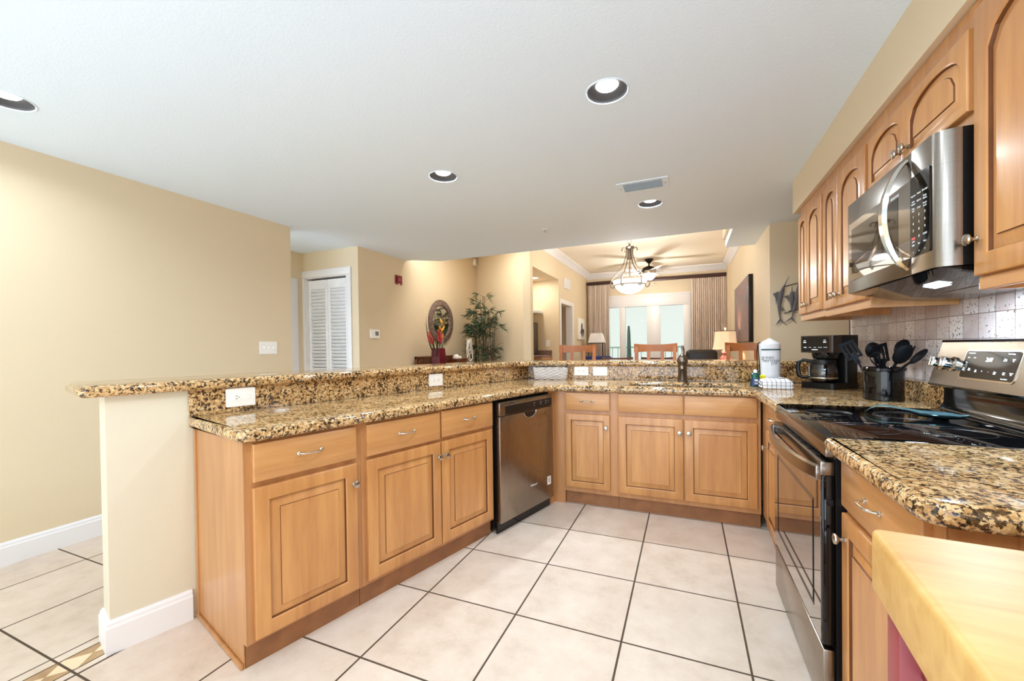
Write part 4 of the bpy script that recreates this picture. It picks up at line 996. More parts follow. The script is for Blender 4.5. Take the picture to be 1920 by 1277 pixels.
# ------------------------------------------------------------------ closet door, hall door, dining end
r = empty('door_1', (-4.49, 3.86, 0), 0); r['kind'] = 'structure'
mb = MB()
for xa, xb in ((-0.085, 0.0), (0.690, 0.765)): mb.box(xa, xb, -0.018, 0.0, 0.0, 2.149, 0.004)
mb.box(-0.085, 0.765, -0.018, 0.0, 2.150, 2.235, 0.004); mb.box(0.0005, 0.012, 0.0005, 0.0995, 0, 2.137); mb.box(0.678, 0.6895, 0.0005, 0.0995, 0, 2.137); mb.box(0.0005, 0.6895, 0.0005, 0.0995, 2.138, 2.1495)
mb.obj('casing', 'trim_white', r)
for k in range(2):
    x0 = 0.015 + k * 0.332; mb = MB(); wl = 0.328
    for xa, xb in ((x0, x0 + 0.042), (x0 + wl - 0.042, x0 + wl)): mb.box(xa, xb, 0.03, 0.062, 0.01, 2.115, 0.002)
    for za, zb in ((0.01, 0.14), (0.86, 0.96), (2.00, 2.115)): mb.box(x0 + 0.042, x0 + wl - 0.042, 0.03, 0.062, za, zb)
    lf = mb.obj('door_leaf', 'door_white', r)
    mb = MB()
    for za, zb in ((0.15, 0.85), (0.97, 1.99)):
        n_ = int((zb - za + 0.02) / 0.043); stp = (zb - za + 0.02) / n_
        for j in range(n_): mb.box(x0 + 0.042, x0 + wl - 0.042, -0.022, 0.022, -0.0035, 0.0035, mat4=Matrix.Translation((0, 0.046, za - 0.01 + (j + 0.5) * stp)) @ Matrix.Rotation(math.radians(-52), 4, 'X'))
    mb.obj('louvers', 'door_white', lf, smooth=0)
mb = MB(); mb.box(0.013, 0.677, 0.085, 0.095, 0.0, 2.137); mb.obj('gap_shade_sheet', 'slot_dark', r, smooth=0)  # dark sheet standing in for the shade behind the louvers
m = MB(); m.box(-4.53, -4.51, 3.62, 3.76, 0, 2.13, 0.004); m.box(-4.53, -4.51, 2.7, 3.619, 2.04, 2.13, 0.004); struct(m, 'trim_4', 'trim_white')

r = empty('thermostat', (-3.6195, 4.118, 1.422), PI / 2, 'white thermostat with a small grey screen on the tan wall', 'thermostat')
mb = MB(); mb.prism(rrect(0.150, 0.108, 0.008), -0.024, 0.0, axis='y'); mb.obj('housing', 'plastic_white', r)
mb = MB(); mb.box(-0.005, 0.055, -0.0255, -0.0235, -0.022, 0.032); mb.obj('screen', 'ink_grey', r, smooth=0)
r = empty('fire_alarm', (-3.6195, 4.610, 2.170), PI / 2, 'dark red fire alarm plate high on the tan wall', 'fire alarm')
mb = MB(); mb.prism(rrect(0.140, 0.124, 0.004), -0.012, 0.0, axis='y'); pl = mb.obj('plate', 'alarm_red', r)
mb = MB(); mb.box(-0.045, 0.045, -0.030, -0.012, -0.035, 0.045, 0.006); mb.obj('horn', 'alarm_red', r)
mb = MB(); mb.box(-0.012, 0.012, -0.018, -0.010, -0.064, -0.050, 0.002); mb.obj('strobe', 'plastic_white', r)
r = empty('motion_sensor', (-3.595, 6.815, 2.82), 0, 'small cream motion sensor in the wall corner above the bamboo', 'sensor')
mb = MB(); mb.box(-0.03, 0.03, -0.05, 0.03, -0.075, 0.065, 0.02, seg=3); mb.obj('housing', 'sensor_cream', r)
mb = MB(); mb.ball((0.0, -0.045, -0.01), 0.022, sc3=(1, 0.6, 1.2)); mb.obj('lens', 'plastic_white', r)

# round mirror
r = empty('wall_mirror', (-3.6195, 5.655, 1.655), PI / 2, 'round mirror in a dark mosaic frame on the tan wall', 'mirror')
mb = MB(); mb.lathe([(0.245, 0.0), (0.345, 0.0), (0.352, 0.012), (0.345, 0.026), (0.330, 0.032), (0.285, 0.026), (0.272, 0.032), (0.255, 0.030), (0.245, 0.012)], 56, RX90); mb.obj('frame', 'mirror_mosaic', r)
mb = MB(); mb.lathe([(0.0, 0.010), (0.247, 0.010), (0.247, 0.008), (0.0, 0.008)], 48, RX90); mb.obj('glass', 'mirror_glass', r)

# console table with a slatted gallery
r = empty('console_table', (-3.40, 5.52, 0), PI / 2, 'wooden console table with a slatted back rail against the tan wall', 'console table')
mb = MB(); mb.box(-0.62, 0.62, -0.19, 0.19, 0.930, 0.965, 0.004); mb.obj('top', 'stool_wood', r)
for xx in (-0.59, 0.55):
    for yy in (-0.17, 0.13):
        mb = MB(); mb.box(xx, xx + 0.04, yy, yy + 0.04, 0.0, 0.93); mb.obj('leg', 'stool_wood', r)
mb = MB(); mb.box(-0.62, 0.62, 0.150, 0.185, 1.075, 1.115, 0.004)
for xx in (-0.62, 0.585): mb.box(xx, xx + 0.035, 0.150, 0.185, 0.965, 1.115, 0.003)
for k in range(26): mb.box(-0.56 + k * 0.0445, -0.545 + k * 0.0445, 0.160, 0.175, 0.965, 1.08)
mb.obj('gallery_rail', 'dark_wood', r)
r = empty('vase', (-3.33, 5.125, 0.9655), math.radians(12), 'dark red six-sided vase holding flowers', 'vase')
mb = MB(); mb.lathe([(0.0, 0.0), (0.085, 0.0), (0.112, 0.02), (0.118, 0.12), (0.104, 0.262), (0.098, 0.268), (0.090, 0.262), (0.10, 0.12), (0.09, 0.02), (0.0, 0.02)], 6); mb.obj('body', 'burgundy', r, smooth=0)
def leaf(mb, base, tip, wd, bend=0.15, m=None):
    b = Vector(base); t_ = Vector(tip); d = t_ - b; side = d.cross(Vector((random.uniform(-1, 1), random.uniform(-1, 1), random.uniform(-0.3, 0.3)))).normalized()
    nrm = side.cross(d).normalized(); prev = None; n_ = 5
    for k in range(n_ + 1):
        u = k / n_; c = b + d * u + nrm * (bend * d.length * math.sin(u * PI)) ; hw = wd * math.sin(PI * min(0.97, max(0.05, u ** 0.7)))
        cur = (mb.bm.verts.new(c - side * hw), mb.bm.verts.new(c + nrm * 0.001), mb.bm.verts.new(c + side * hw))
        if prev:
            for a in (0, 1):
                f = mb.bm.faces.new((prev[a], prev[a + 1], cur[a + 1], cur[a]))
                if m: f.material_index = mb.mi(m)
        prev = cur
def ginger(label, base, tip, group):
    r = empty('ginger_flower', base, 0, label, 'flower', group); v = Vector(tip) - Vector(base)
    mb = MB(); mb.tube([(0, 0, 0), v * 0.5 + Vector((0, 0, 0.01)), v * 0.95], 0.006, 6); mb.obj('stem', 'leaf_green', r)
    mb = MB(); q = v.to_track_quat('Z', 'Y').to_matrix().to_4x4()
    for k in range(34):
        u = k / 33; a = k * 2.4; rad = 0.028 * math.sin(PI * (0.15 + 0.8 * u)); z = v.length * (0.62 + 0.36 * u)
        p0 = q @ Vector((rad * 0.3 * math.cos(a), rad * 0.3 * math.sin(a), z)); p1 = q @ Vector((rad * 1.5 * math.cos(a), rad * 1.5 * math.sin(a), z + 0.045)); leaf(mb, p0, p1, 0.011)
    mb.obj('petals', 'flower_red', r)
vb = (-3.33, 5.125, 1.02)
ginger('red ginger flower leaning out on the left of the vase', vb, (-3.33, 4.90, 1.44), 'flowers in the red vase')
ginger('red ginger flower standing upright in the middle of the vase', (-3.30, 5.12, 1.02), (-3.28, 5.08, 1.50), 'flowers in the red vase')
ginger('red ginger flower nearest the yellow bloom in the vase', (-3.35, 5.15, 1.02), (-3.33, 5.20, 1.44), 'flowers in the red vase')
r = empty('heliconia_flower', (-3.36, 5.15, 1.02), 0, 'yellow spiky flower in the red vase, in front of the mirror', 'flower', 'flowers in the red vase')
mb = MB(); mb.tube([(0, 0, 0), (0.0, 0.08, 0.3), (0.0, 0.13, 0.56)], 0.005, 6); mb.obj('stem', 'leaf_green', r)
mb = MB()
for k in range(10):
    u = k / 9; z = 0.36 + 0.22 * u; yb = 0.09 + 0.045 * u; leaf(mb, (0, yb, z), (0.0 + 0.03 * math.cos(k * PI), yb + 0.02 + 0.03 * (-1) ** k, z + 0.085), 0.016)
mb.obj('bracts', 'flower_yellow', r)
r = empty('leaf_spray', vb, 0, 'thin green leaf blades fanning out of the red vase', 'leaves', 'flowers in the red vase')
mb = MB()
for (dy, dz, w_) in ((-0.34, 0.36, 0.012), (-0.28, 0.58, 0.014), (-0.2, 0.66, 0.012), (0.22, 0.30, 0.012), (0.26, 0.42, 0.014), (-0.1, 0.42, 0.014), (0.1, 0.36, 0.016), (0.3, 0.3, 0.012), (0.02, 0.5, 0.012), (-0.2, 0.3, 0.016)):
    leaf(mb, (0, dy * 0.1, 0), (random.uniform(-0.08, 0.08), dy, dz), w_, 0.12)
mb.obj('blades', 'leaf_green', r)
r = empty('shell_basket', (-3.36, 5.72, 0.9655), PI / 2, 'low dark basket of pale balls on the console table', 'basket')
mb = MB(); lo = [[Vector((x, y, z)) for x, y in rrect(0.32 + 2 * e, 0.20 + 2 * e, 0.03)] for z, e in ((0, -0.02), (0.09, 0.0), (0.098, 0.003), (0.098, -0.006), (0.02, -0.03))]; mb.skin(lo); mb.obj('body', 'dark_wood', r)
for k, (bx, by, br, lb) in enumerate(((-0.07, -0.02, 0.055, 'largest pale ball in the dark basket on the console table'), (0.06, 0.0, 0.042, 'smaller pale ball at the right of the basket on the console table'), (0.0, 0.05, 0.045, 'brownish ball behind the others in the basket'))):
    b = MB(); b.ball((0, 0, 0), br); b = b.obj('decor_ball', 'coral_white' if k < 2 else 'mirror_mosaic', loc=(-3.36 - by, 5.72 + bx, 0.9655 + 0.06 + br)); tag(b, lb, 'ball', 'decorative balls in the basket')
# white coral sculpture
r = empty('coral_sculpture', (-3.30, 6.03, 0.9655), PI / 2, 'white flame-shaped coral sculpture on the console table', 'sculpture')
mb = MB(); mb.lathe([(0.0, 0), (0.05, 0), (0.05, 0.02), (0.02, 0.035), (0.0, 0.035)], 16); mb.obj('base', 'iron_dark', r)
mb = MB(); random.seed(5)
def twig(p, a, ln, rad, depth):
    q = p + Vector((math.sin(a), random.uniform(-0.15, 0.15), math.cos(a))) * ln
    lim = 0.09 * math.sin(PI * min(1, max(0.02, (q.z / 0.47)) ** 0.6))
    q.x = max(-lim, min(lim, q.x))
    mb.tube([p, (p + q) / 2 + Vector((0.004, 0, 0)), q], [rad, rad * 0.9, rad * 0.75], 6)
    if depth and q.z < 0.43:
        for s_ in (-0.55, 0.5): twig(q, a * 0.4 + s_ + random.uniform(-0.15, 0.15), ln * 0.88, rad * 0.85, depth - 1)
for a in (-0.8, 0.0, 0.8): twig(Vector((0, 0, 0.03)), a, 0.11, 0.0095, 4)
mb.obj('branches', 'coral_white', r)
# bamboo
random.seed(11)
r = empty('bamboo_plant', (-3.08, 6.17, 0), 0, 'tall leafy bamboo plant standing in the corner beyond the bar', 'plant')
mb = MB(); mb.lathe([(0.0, 0), (0.15, 0), (0.19, 0.34), (0.20, 0.36), (0.18, 0.36), (0.17, 0.30), (0.0, 0.30)], 28); mb.obj('pot', 'dark_wood', r)
st = MB(); lv = MB()
for k in range(16):
    bx = random.uniform(-0.26, 0.22); by = random.uniform(-0.08, 0.08) - 0.45 * bx; hgt = random.uniform(1.45, 2.15); ln = random.uniform(-0.12, 0.12)
    b0 = (bx * 0.5, by * 0.6, 0.30)
    st.tube([b0, (bx, by, 1.0), (bx + ln * 0.5, by, (hgt + 1) / 2), (bx + ln, by, hgt)], [0.010, 0.009, 0.007, 0.004], 6)
    for j in range(11):
        z = random.choice([random.uniform(1.02, 1.25), random.uniform(1.35, 1.75), random.uniform(1.55, hgt + 0.02), random.uniform(1.75, hgt + 0.02)])
        if z > hgt + 0.03: z = hgt
        a = random.uniform(0, 2 * PI); u = max(0, (z - 1.0)) / max(0.1, hgt - 1.0); c = Vector((bx + ln * u, by, z)); br = c + Vector((math.cos(a) * 0.10, math.sin(a) * 0.08, 0.05))
        st.tube([c, br], 0.0025, 4)
        for i in range(4):
            a2 = a + random.uniform(-0.9, 0.9); leaf(lv, br, br + Vector((math.cos(a2) * random.uniform(0.08, 0.16), math.sin(a2) * 0.10, random.uniform(-0.13, 0.07))), random.uniform(0.006, 0.010), 0.14)
st.obj('stems', 'stem_brown', r); lv.obj('foliage', 'leaf_green', r, smooth=0)

# ------------------------------------------------------------------ living room wall items
m = MB(); m.box(-2.12, -2.102, 7.26, 7.339, 0, 2.11, 0.003); m.box(-2.12, -2.102, 8.151, 8.235, 0, 2.11, 0.003); m.box(-2.12, -2.102, 7.34, 8.15, 2.03, 2.11, 0.003)
m.box(-2.24, -2.12, 7.34, 7.355, 0, 2.03); m.box(-2.24, -2.12, 8.135, 8.15, 0, 2.03); struct(m, 'trim_5', 'trim_white')
m = MB(); m.box(-2.265, -2.225, 7.36, 8.13, 0.01, 2.02, m='door_white'); bmesh.ops.rotate(m.bm, cent=(-2.245, 7.36, 0), matrix=Matrix.Rotation(math.radians(62), 3, 'Z'), verts=m.bm.verts); struct(m, 'door_2', 'door_white', smooth=0)
r = empty('return_grille', (-2.1195, 7.80, 2.445), PI / 2, 'white square air grille high on the living room wall', 'vent')
mb = MB(); mb.box(-0.22, 0.22, -0.012, 0.0, -0.10, 0.10, 0.003); mb.obj('frame', 'trim_white', r)
mb = MB()
for k in range(7): mb.box(-0.15, 0.15, -0.015, -0.011, -0.06 + k * 0.02, -0.05 + k * 0.02)
mb.obj('louvers', 'paper_grey', r, smooth=0)
r = empty('canvas_art', (-2.1195, 8.85, 1.610), PI / 2, 'small white canvas with a grey sea creature shape by the left curtain', 'picture')
mb = MB(); mb.box(-0.27, 0.27, -0.035, 0.0, -0.227, 0.227, 0.003); mb.obj('canvas', 'plastic_white', r)
mb = MB(); mb.ball((0.0, -0.036, 0.04), 0.09, sc3=(0.9, 0.05, 1.0))
for k in range(8):
    a = -0.3 - k * 0.36; pts = [(0.03 * math.cos(a), -0.037, 0.0), (0.10 * math.cos(a), -0.037, 0.07 * math.sin(a)), (0.15 * math.cos(a + 0.4), -0.037, 0.15 * math.sin(a + 0.3)), (0.19 * math.cos(a + 0.1), -0.037, 0.19 * math.sin(a))]
    mb.tube(pts, [0.022, 0.018, 0.012, 0.005], 8, flat=(1, 0.15))
mb.obj('painted_shape', 'verdigris', r)
# niche: counter, fridge, cabinet, light, outlet
r = MB(); r.box(-2.85, -2.26, 6.62, 7.228, 1.045, 1.085, 0.004, m='niche_granite'); r.box(-2.85, -2.26, 6.66, 7.228, 0.0, 1.045, m='maple_side'); r.box(-2.85, -2.26, 7.205, 7.229, 1.085, 1.17, m='niche_granite')
tag(r.obj('niche_counter', 'niche_granite'), 'speckled dark counter in the lit wall niche beyond the bar', 'counter')
r = MB(); r.box(-2.85, -2.515, 6.90, 7.20, 1.087, 1.68, 0.01); r = r.obj('microwave_oven', 'fridge_grey'); tag(r, 'grey appliance standing on the niche counter', 'appliance')
r = MB(); r.box(-2.85, -2.42, 6.90, 7.228, 1.84, 1.89, 0.003); tag(r.obj('wall_shelf', 'door_white'), 'white shelf high in the wall niche', 'shelf')
plate('wall_outlet', 'switch', 'white switch plate on the back wall of the lit niche', (-2.335, 7.2295, 1.295), 0, 0.075, 0.118, 'rocker')
r = empty('recessed_light', (-2.46, 6.85, 2.446), 0, 'recessed light in the ceiling of the wall niche', 'ceiling light')
mb = MB(); mb.lathe([(0.07, 0.0), (0.10, 0.0), (0.098, -0.005), (0.07, -0.003)], 32); mb.obj('trim_ring', 'trim_white', r)
mb = MB(); mb.lathe([(0.0, -0.0035), (0.07, -0.003), (0.07, -0.001), (0.0, -0.001)], 28); mb.obj('bulb', 'bulb_white', r)
lamp('niche_lamp', 'AREA', (0, 0, -0.01), 4.5, (1, 0.93, 0.82), 0.13, parent=r)

# ------------------------------------------------------------------ sliding doors, curtains, balcony
r = empty('window_1', (0, 9.6, 0)); r['kind'] = 'structure'
mb = MB()
for xa, xb in ((WX0, WX0 + 0.10), (-1.390, -1.265), (-0.800, -0.520), (-0.050, WX1)): mb.box(xa, xb, -0.01, 0.10, 0.10, 2.1045, 0.004)
mb.box(WX0, WX1, -0.012, 0.10, 2.105, WZ, 0.004); mb.box(WX0, WX1, -0.01, 0.10, 0.0, 0.10, 0.004)
mb.box(WX0, WX1 + 0.02, -0.02, -0.008, WZ - 0.015, WZ + 0.03, 0.003); mb.obj('frame', 'trim_white', r)
for xa, xb in ((WX0 + 0.10, -1.390), (-1.265, -0.800), (-0.520, -0.050)):
    mb = MB(); mb.box(xa, xb, 0.04, 0.046, 0.10, 2.105); mb.obj('pane', 'window_glass', r, smooth=0)
def curtain(x0, x1, label, folds):
    mb = MB(); n_ = 200; lo = []
    for z in (0.02, 0.6, 1.2, 1.8, 2.3, 2.44, 2.62):
        row = []; pinch = 1.0 if z < 2.3 else (0.55 if z > 2.5 else 0.7)
        for k in range(n_):
            u = k / (n_ - 1); x = x0 + (x1 - x0) * u; y = 9.46 + 0.032 * pinch * math.sin(folds * 2 * PI * u + 0.6 * math.sin(5 * u + z * 0.4)) + 0.010 * math.sin(folds * 4.6 * PI * u + 1)
            row.append(Vector((x, y, z)))
        lo.append(row + [p + Vector((0, 0.008, 0)) for p in reversed(row)])
    mb.skin(lo); tag(mb.obj('curtain', 'curtain_cloth', smooth=60), label, 'curtain', 'pale curtains at the sliding doors')
curtain(-2.07, -1.60, 'pale pleated curtain on the left of the sliding doors, behind the floor lamp', 13)
curtain(0.105, 0.760, 'wider pale pleated curtain on the right of the sliding doors', 17)
r = empty('curtain_rod', (-0.66, 9.46, 2.665), 0, 'dark curtain rod above the sliding doors', 'curtain rod')
mb = MB(); mb.box(-1.44, 1.435, -0.025, 0.025, -0.035, 0.035, 0.004); mb.obj('rail', 'bronze_dark', r)
mb = MB()
for xx in (-1.3, 0.0, 1.3): mb.box(xx - 0.015, xx + 0.015, 0.02, 0.138, -0.02, 0.02)
mb.obj('brackets', 'bronze_dark', r)
m = MB(); m.box(-3.0, 2.0, 9.75, 11.6, -0.12, -0.02); struct(m, 'floor_balcony', 'balcony_tile', smooth=0)
r = empty('balcony_railing', (-0.5, 11.2, -0.02), 0, 'thin green-grey metal railing seen through the glass doors', 'railing')
mb = MB(); mb.box(-2.4, 2.4, -0.02, 0.02, 1.195, 1.235); mb.box(-2.4, 2.4, -0.015, 0.015, 0.08, 0.11); mb.obj('rails', 'rail_metal', r)
for k in range(33):
    mb = MB(); mb.box(-0.009, 0.009, -0.009, 0.009, 0.0 if k % 8 == 0 else 0.1, 1.2); o = mb.obj('baluster', 'rail_metal', r, smooth=0); o.location = (-2.35 + k * 0.1475, 0, 0)
r = empty('patio_umbrella', (-1.315, 10.6, -0.02), 0, 'closed dark green umbrella on the balcony, behind the middle glass pane', 'umbrella')
mb = MB(); mb.tube([(0, 0, 0), (0, 0, 1.75)], 0.018, 10); mb.lathe([(0.0, 0), (0.2, 0), (0.2, 0.05), (0.03, 0.07), (0.0, 0.07)], 20); mb.obj('pole', 'iron_dark', r)
mb = MB(); lo = []
for z, a in ((0.62, 0.04), (0.8, 0.055), (1.2, 0.045), (1.6, 0.03), (1.74, 0.015)): lo.append([Vector(((a + 0.008 * math.sin(k * PI / 2)) * math.cos(2 * PI * k / 24), (a + 0.008 * math.sin(k * PI / 2)) * math.sin(2 * PI * k / 24), z)) for k in range(24)])
mb.skin(lo); mb.obj('canopy', 'umbrella_cloth', r)

# ------------------------------------------------------------------ bar stools, dining chairs
def chair(name, label, cat, group, loc, rz, w_, seat, top, rail_h, mat, nsl=2):
    r = empty(name, loc, rz, label, cat, group); hw = w_ / 2
    mb = MB(); mb.prism(rrect(w_ - 0.01, 0.40, 0.03), seat - 0.045, seat); mb.obj('seat', mat, r)
    for sx in (-1, 1):
        mb = MB(); mb.box(sx * (hw - 0.022) - 0.02, sx * (hw - 0.022) + 0.02, -0.19, -0.15, 0.0, seat - 0.045, 0.003); mb.obj('leg', mat, r)
        mb = MB(); mb.skin([[Vector((sx * (hw - 0.020) + a * 0.018, y + b * 0.016, z)) for a, b in ((-1, -1), (1, -1), (1, 1), (-1, 1))] for y, z in ((0.20, 0.0), (0.17, seat), (0.185, (seat + top) / 2), (0.225, top - 0.03))]); mb.obj('leg', mat, r)
    for z in (0.2, 0.42 if seat > 0.6 else 0.28):
        mb = MB(); mb.box(-hw + 0.03, hw - 0.03, -0.18, -0.155, z, z + 0.03); mb.box(-hw + 0.03, hw - 0.03, 0.165, 0.19, z + 0.04, z + 0.07); mb.obj('stretcher', mat, r)
    mb = MB(); lo = []; n_ = 14
    for k in range(n_ + 1):
        u = -1 + 2 * k / n_; y = 0.225 + 0.032 * (1 - u * u); zt = top - 0.012 * (1 - u * u); zb = top - rail_h + 0.010 * (1 - u * u) - 0.004
        lo.append([Vector((u * (hw + 0.006), y - 0.013, zb)), Vector((u * (hw + 0.006), y + 0.011, zb)), Vector((u * (hw + 0.006), y + 0.015, zt)), Vector((u * (hw + 0.006), y - 0.009, zt))])
    mb.skin(lo); mb.obj('top_rail', mat, r, smooth=40)
    for k in range(nsl):
        x = hw * 2 * ((k + 1) / (nsl + 1) - 0.5); mb = MB(); mb.skin([[Vector((x + a * 0.017, y + b * 0.008, z)) for a, b in ((-1, -1), (1, -1), (1, 1), (-1, 1))] for y, z in ((0.18, seat), (0.21, (seat + top) / 2), (0.25, top - rail_h + 0.02))]); mb.obj('back_slat', mat, r)
    return r
for (x, lb) in ((-1.150, 'wooden bar stool behind the bar, in front of the floor lamp'), (-0.305, 'wooden bar stool behind the bar, next to the faucet'), (0.565, 'wooden bar stool behind the bar, partly behind the paper towel')):
    chair('bar_stool', lb, 'bar stool', 'wooden bar stools along the far side of the bar', (x, 4.44, 0), 0, 0.425 if x < 0.5 else 0.40, 0.74, 1.252, 0.092, 'stool_wood')
for (x, lb) in ((-0.905, 'dining chair with a low back rail showing left of the middle bar stool'), (-0.365, 'dining chair whose back rail shows through the middle bar stool')):
    chair('dining_chair', lb, 'chair', 'dining chairs beyond the bar', (x, 5.78, 0), 0, 0.42, 0.46, 1.072, 0.10, 'dark_wood', 3)

# ------------------------------------------------------------------ seating and lamps of the living room
def armchair(label, loc, rz, w_, top, mat):
    r = empty('armchair', loc, rz, label, 'armchair'); hw = w_ / 2
    mb = MB(); mb.box(-hw + 0.06, hw - 0.06, -0.38, 0.25, 0.10, 0.46, 0.05, seg=4); mb.obj('seat', mat, r)
    for sx in (-1, 1):
        mb = MB(); mb.box(sx * hw - (0.13 if sx > 0 else 0), sx * hw + (0.13 if sx < 0 else 0), -0.40, 0.30, 0.08, 0.66, 0.055, seg=4); mb.obj('armrest', mat, r)
    mb = MB(); b = mb.box(-hw + 0.02, hw - 0.02, 0.18, 0.40, 0.40, top, 0.075, seg=5); mb.obj('backrest', mat, r)
    mb = MB(); mb.box(-hw + 0.05, hw - 0.05, -0.35, 0.35, 0.0, 0.08); mb.obj('base', 'iron_dark', r)
    return r
armchair('black leather armchair to the right of the faucet, by the sliding doors', (0.255, 8.05, 0), 0, 0.58, 1.145, 'leather_black')
armchair('blue upholstered armchair under the floor lamp, behind the left bar stool', (-1.655, 8.15, 0), 0, 0.60, 1.032, 'fabric_blue')
r = empty('floor_lamp', (-1.79, 9.0, 0), 0, 'floor lamp with a white tapered shade in front of the left curtain', 'floor lamp')
mb = MB(); mb.skin([[Vector((a * h_, b * h_, z)) for a, b in ((-1, -1), (1, -1), (1, 1), (-1, 1))] for h_, z in ((0.163, 1.31), (0.112, 1.515), (0.108, 1.515), (0.159, 1.31))]); mb.obj('shade', 'lampshade_white', r, smooth=0)
for a, b in ((-1, -1), (1, -1), (1, 1), (-1, 1)):
    mb = MB(); mb.tube([(a * 0.16, b * 0.16, 0.0), (a * 0.145, b * 0.145, 1.31)], 0.008, 6); mb.obj('leg', 'iron_dark', r)
mb = MB(); mb.box(-0.15, 0.15, -0.15, 0.15, 1.295, 1.31); mb.tube([(0, 0, 1.31), (0, 0, 1.45)], 0.012, 8); mb.obj('lamp_frame', 'iron_dark', r)
r = empty('side_table', (0.555, 7.18, 0), 0, 'small side table carrying the mosaic lamp', 'side table')
mb = MB(); mb.box(-0.21, 0.21, -0.21, 0.21, 0.70, 0.73, 0.004); mb.obj('top', 'dark_wood', r)
for a, b in ((-1, -1), (1, -1), (1, 1), (-1, 1)):
    mb = MB(); mb.box(a * 0.18 - 0.02, a * 0.18 + 0.02, b * 0.18 - 0.02, b * 0.18 + 0.02, 0, 0.70); mb.obj('leg', 'dark_wood', r)
r = empty('table_lamp', (0.557, 7.18, 0.7305), 0, 'table lamp with a warm panelled shade and a dark mosaic base', 'table lamp')
mb = MB(); mb.lathe([(0.0, 0.0), (0.075, 0.0), (0.08, 0.012), (0.05, 0.03), (0.085, 0.09), (0.10, 0.17), (0.10, 0.24), (0.075, 0.30), (0.04, 0.34), (0.06, 0.37), (0.05, 0.40), (0.02, 0.42), (0.0, 0.42)], 20); mb.obj('base', 'lamp_mosaic', r)
mb = MB(); lo = []
for rad, z in ((0.190, 0.425), (0.178, 0.46), (0.162, 0.56), (0.154, 0.66), (0.152, 0.71), (0.148, 0.71), (0.15, 0.66), (0.158, 0.56), (0.174, 0.46), (0.186, 0.425)):
    lo.append([Vector((rad * math.cos(2 * PI * (k + 0.3) / 8), rad * math.sin(2 * PI * (k + 0.3) / 8), z)) for k in range(8)])
mb.skin(lo, cap0=False, cap1=False); sh = mb.obj('shade', 'lampshade_cloth', r, smooth=0)
mb = MB(); mb.tube([(0.155 * math.cos(2 * PI * (k + 0.3) / 8), 0.155 * math.sin(2 * PI * (k + 0.3) / 8), 0.708) for k in range(9)], 0.005, 6); mb.obj('trim', 'dark_wood', sh)
mb = MB(); mb.lathe([(0.006, 0.42), (0.006, 0.73), (0.018, 0.74), (0.018, 0.76), (0.0, 0.77)], 12); mb.obj('finial', 'coral_white', r)
lamp('table_lamp_bulb', 'POINT', (0, 0, 0.57), 6, (1, 0.75, 0.5), 0.04, parent=r)

# painting and fish on the right
r = empty('wall_painting', (0.7995, 6.96, 1.700), -PI / 2, 'large dark framed abstract painting on the right living room wall', 'picture')
mb = MB(); mb.box(-0.83, 0.83, -0.05, 0.0, -0.44, 0.44, 0.003); mb.obj('frame', 'iron_dark', r)
mb = MB(); mb.box(-0.815, 0.815, -0.0525, -0.049, -0.425, 0.425); mb.obj('canvas', 'painting_canvas', r, smooth=0)
r = empty('fish_sculpture', (0.97, 4.9695, 1.66), 0, 'dark metal wall sculpture of three billfish beside the cabinets', 'wall sculpture')
def fish(x0, z0, ang, ln, curve):
    mb = MB(); pr = [(0.0, 0.002), (0.16, 0.004), (0.24, 0.011), (0.36, 0.021), (0.48, 0.022), (0.62, 0.017), (0.78, 0.009), (0.88, 0.006)]
    M = Matrix.Translation((x0, -0.02, z0)) @ Matrix.Rotation(ang, 4, 'Y')
    def P(u, off): return M @ Vector((curve * math.sin(u * PI) + off, 0, -u * ln))
    lo = []
    for u, h_ in pr:
        c = P(u, 0); lo.append([P(u, h_ * math.cos(2 * PI * k / 10)) + Vector((0, 0.4 * h_ * math.sin(2 * PI * k / 10), 0)) for k in range(10)])
    mb.skin(lo)
    def fin(pts): mb.skin([[P(u, o) + Vector((0, dy, 0)) for u, o in pts] for dy in (-0.003, 0.003)])
    fin([(0.86, 0.0), (1.02, -0.055), (0.92, 0.0), (1.0, 0.045)]); fin([(0.32, -0.028), (0.38, -0.07), (0.46, -0.04), (0.60, -0.026)]); fin([(0.62, 0.024), (0.70, 0.05), (0.72, 0.018)])
    mb.obj('fish', 'verdigris', r)
fish(-0.005, 0.255, 0.14, 0.50, -0.05); fish(0.075, 0.245, 0.16, 0.47, 0.02); fish(0.018, 0.15, 0.02, 0.27, 0.0)
mb = MB()
for z in (0.17, -0.10): mb.tube([(-0.05, -0.01, z - 0.02), (0.03, -0.01, z), (0.16, -0.01, z + 0.03)], 0.004, 6)
mb.obj('support_rods', 'iron_dark', r)

# ------------------------------------------------------------------ pendant bowl light and ceiling fan
PX, PY = -0.748, 6.2
r = empty('pendant_light', (PX, PY, LIVC), 0, 'nickel pendant light with a glowing glass bowl and curved arms', 'pendant light')
mb = MB(); mb.lathe([(0.065, 0.0), (0.065, -0.012), (0.03, -0.03), (0.0, -0.03)], 24); mb.obj('canopy', 'nickel', r)
mb = MB()
zc = -0.03
for k in range(4):
    pts = [((0.010 * math.cos(t_)) if k % 2 else 0.0, 0.0 if k % 2 else 0.010 * math.cos(t_), zc - 0.016 - k * 0.027 + 0.018 * math.sin(t_)) for t_ in [2 * PI * j / 12 for j in range(13)]]
    mb.tube(pts, 0.0028, 5)
mb.tube([(0.028 * math.cos(2 * PI * j / 20), 0, -0.168 + 0.028 * math.sin(2 * PI * j / 20)) for j in range(21)], 0.004, 6); mb.obj('chain', 'nickel', r)
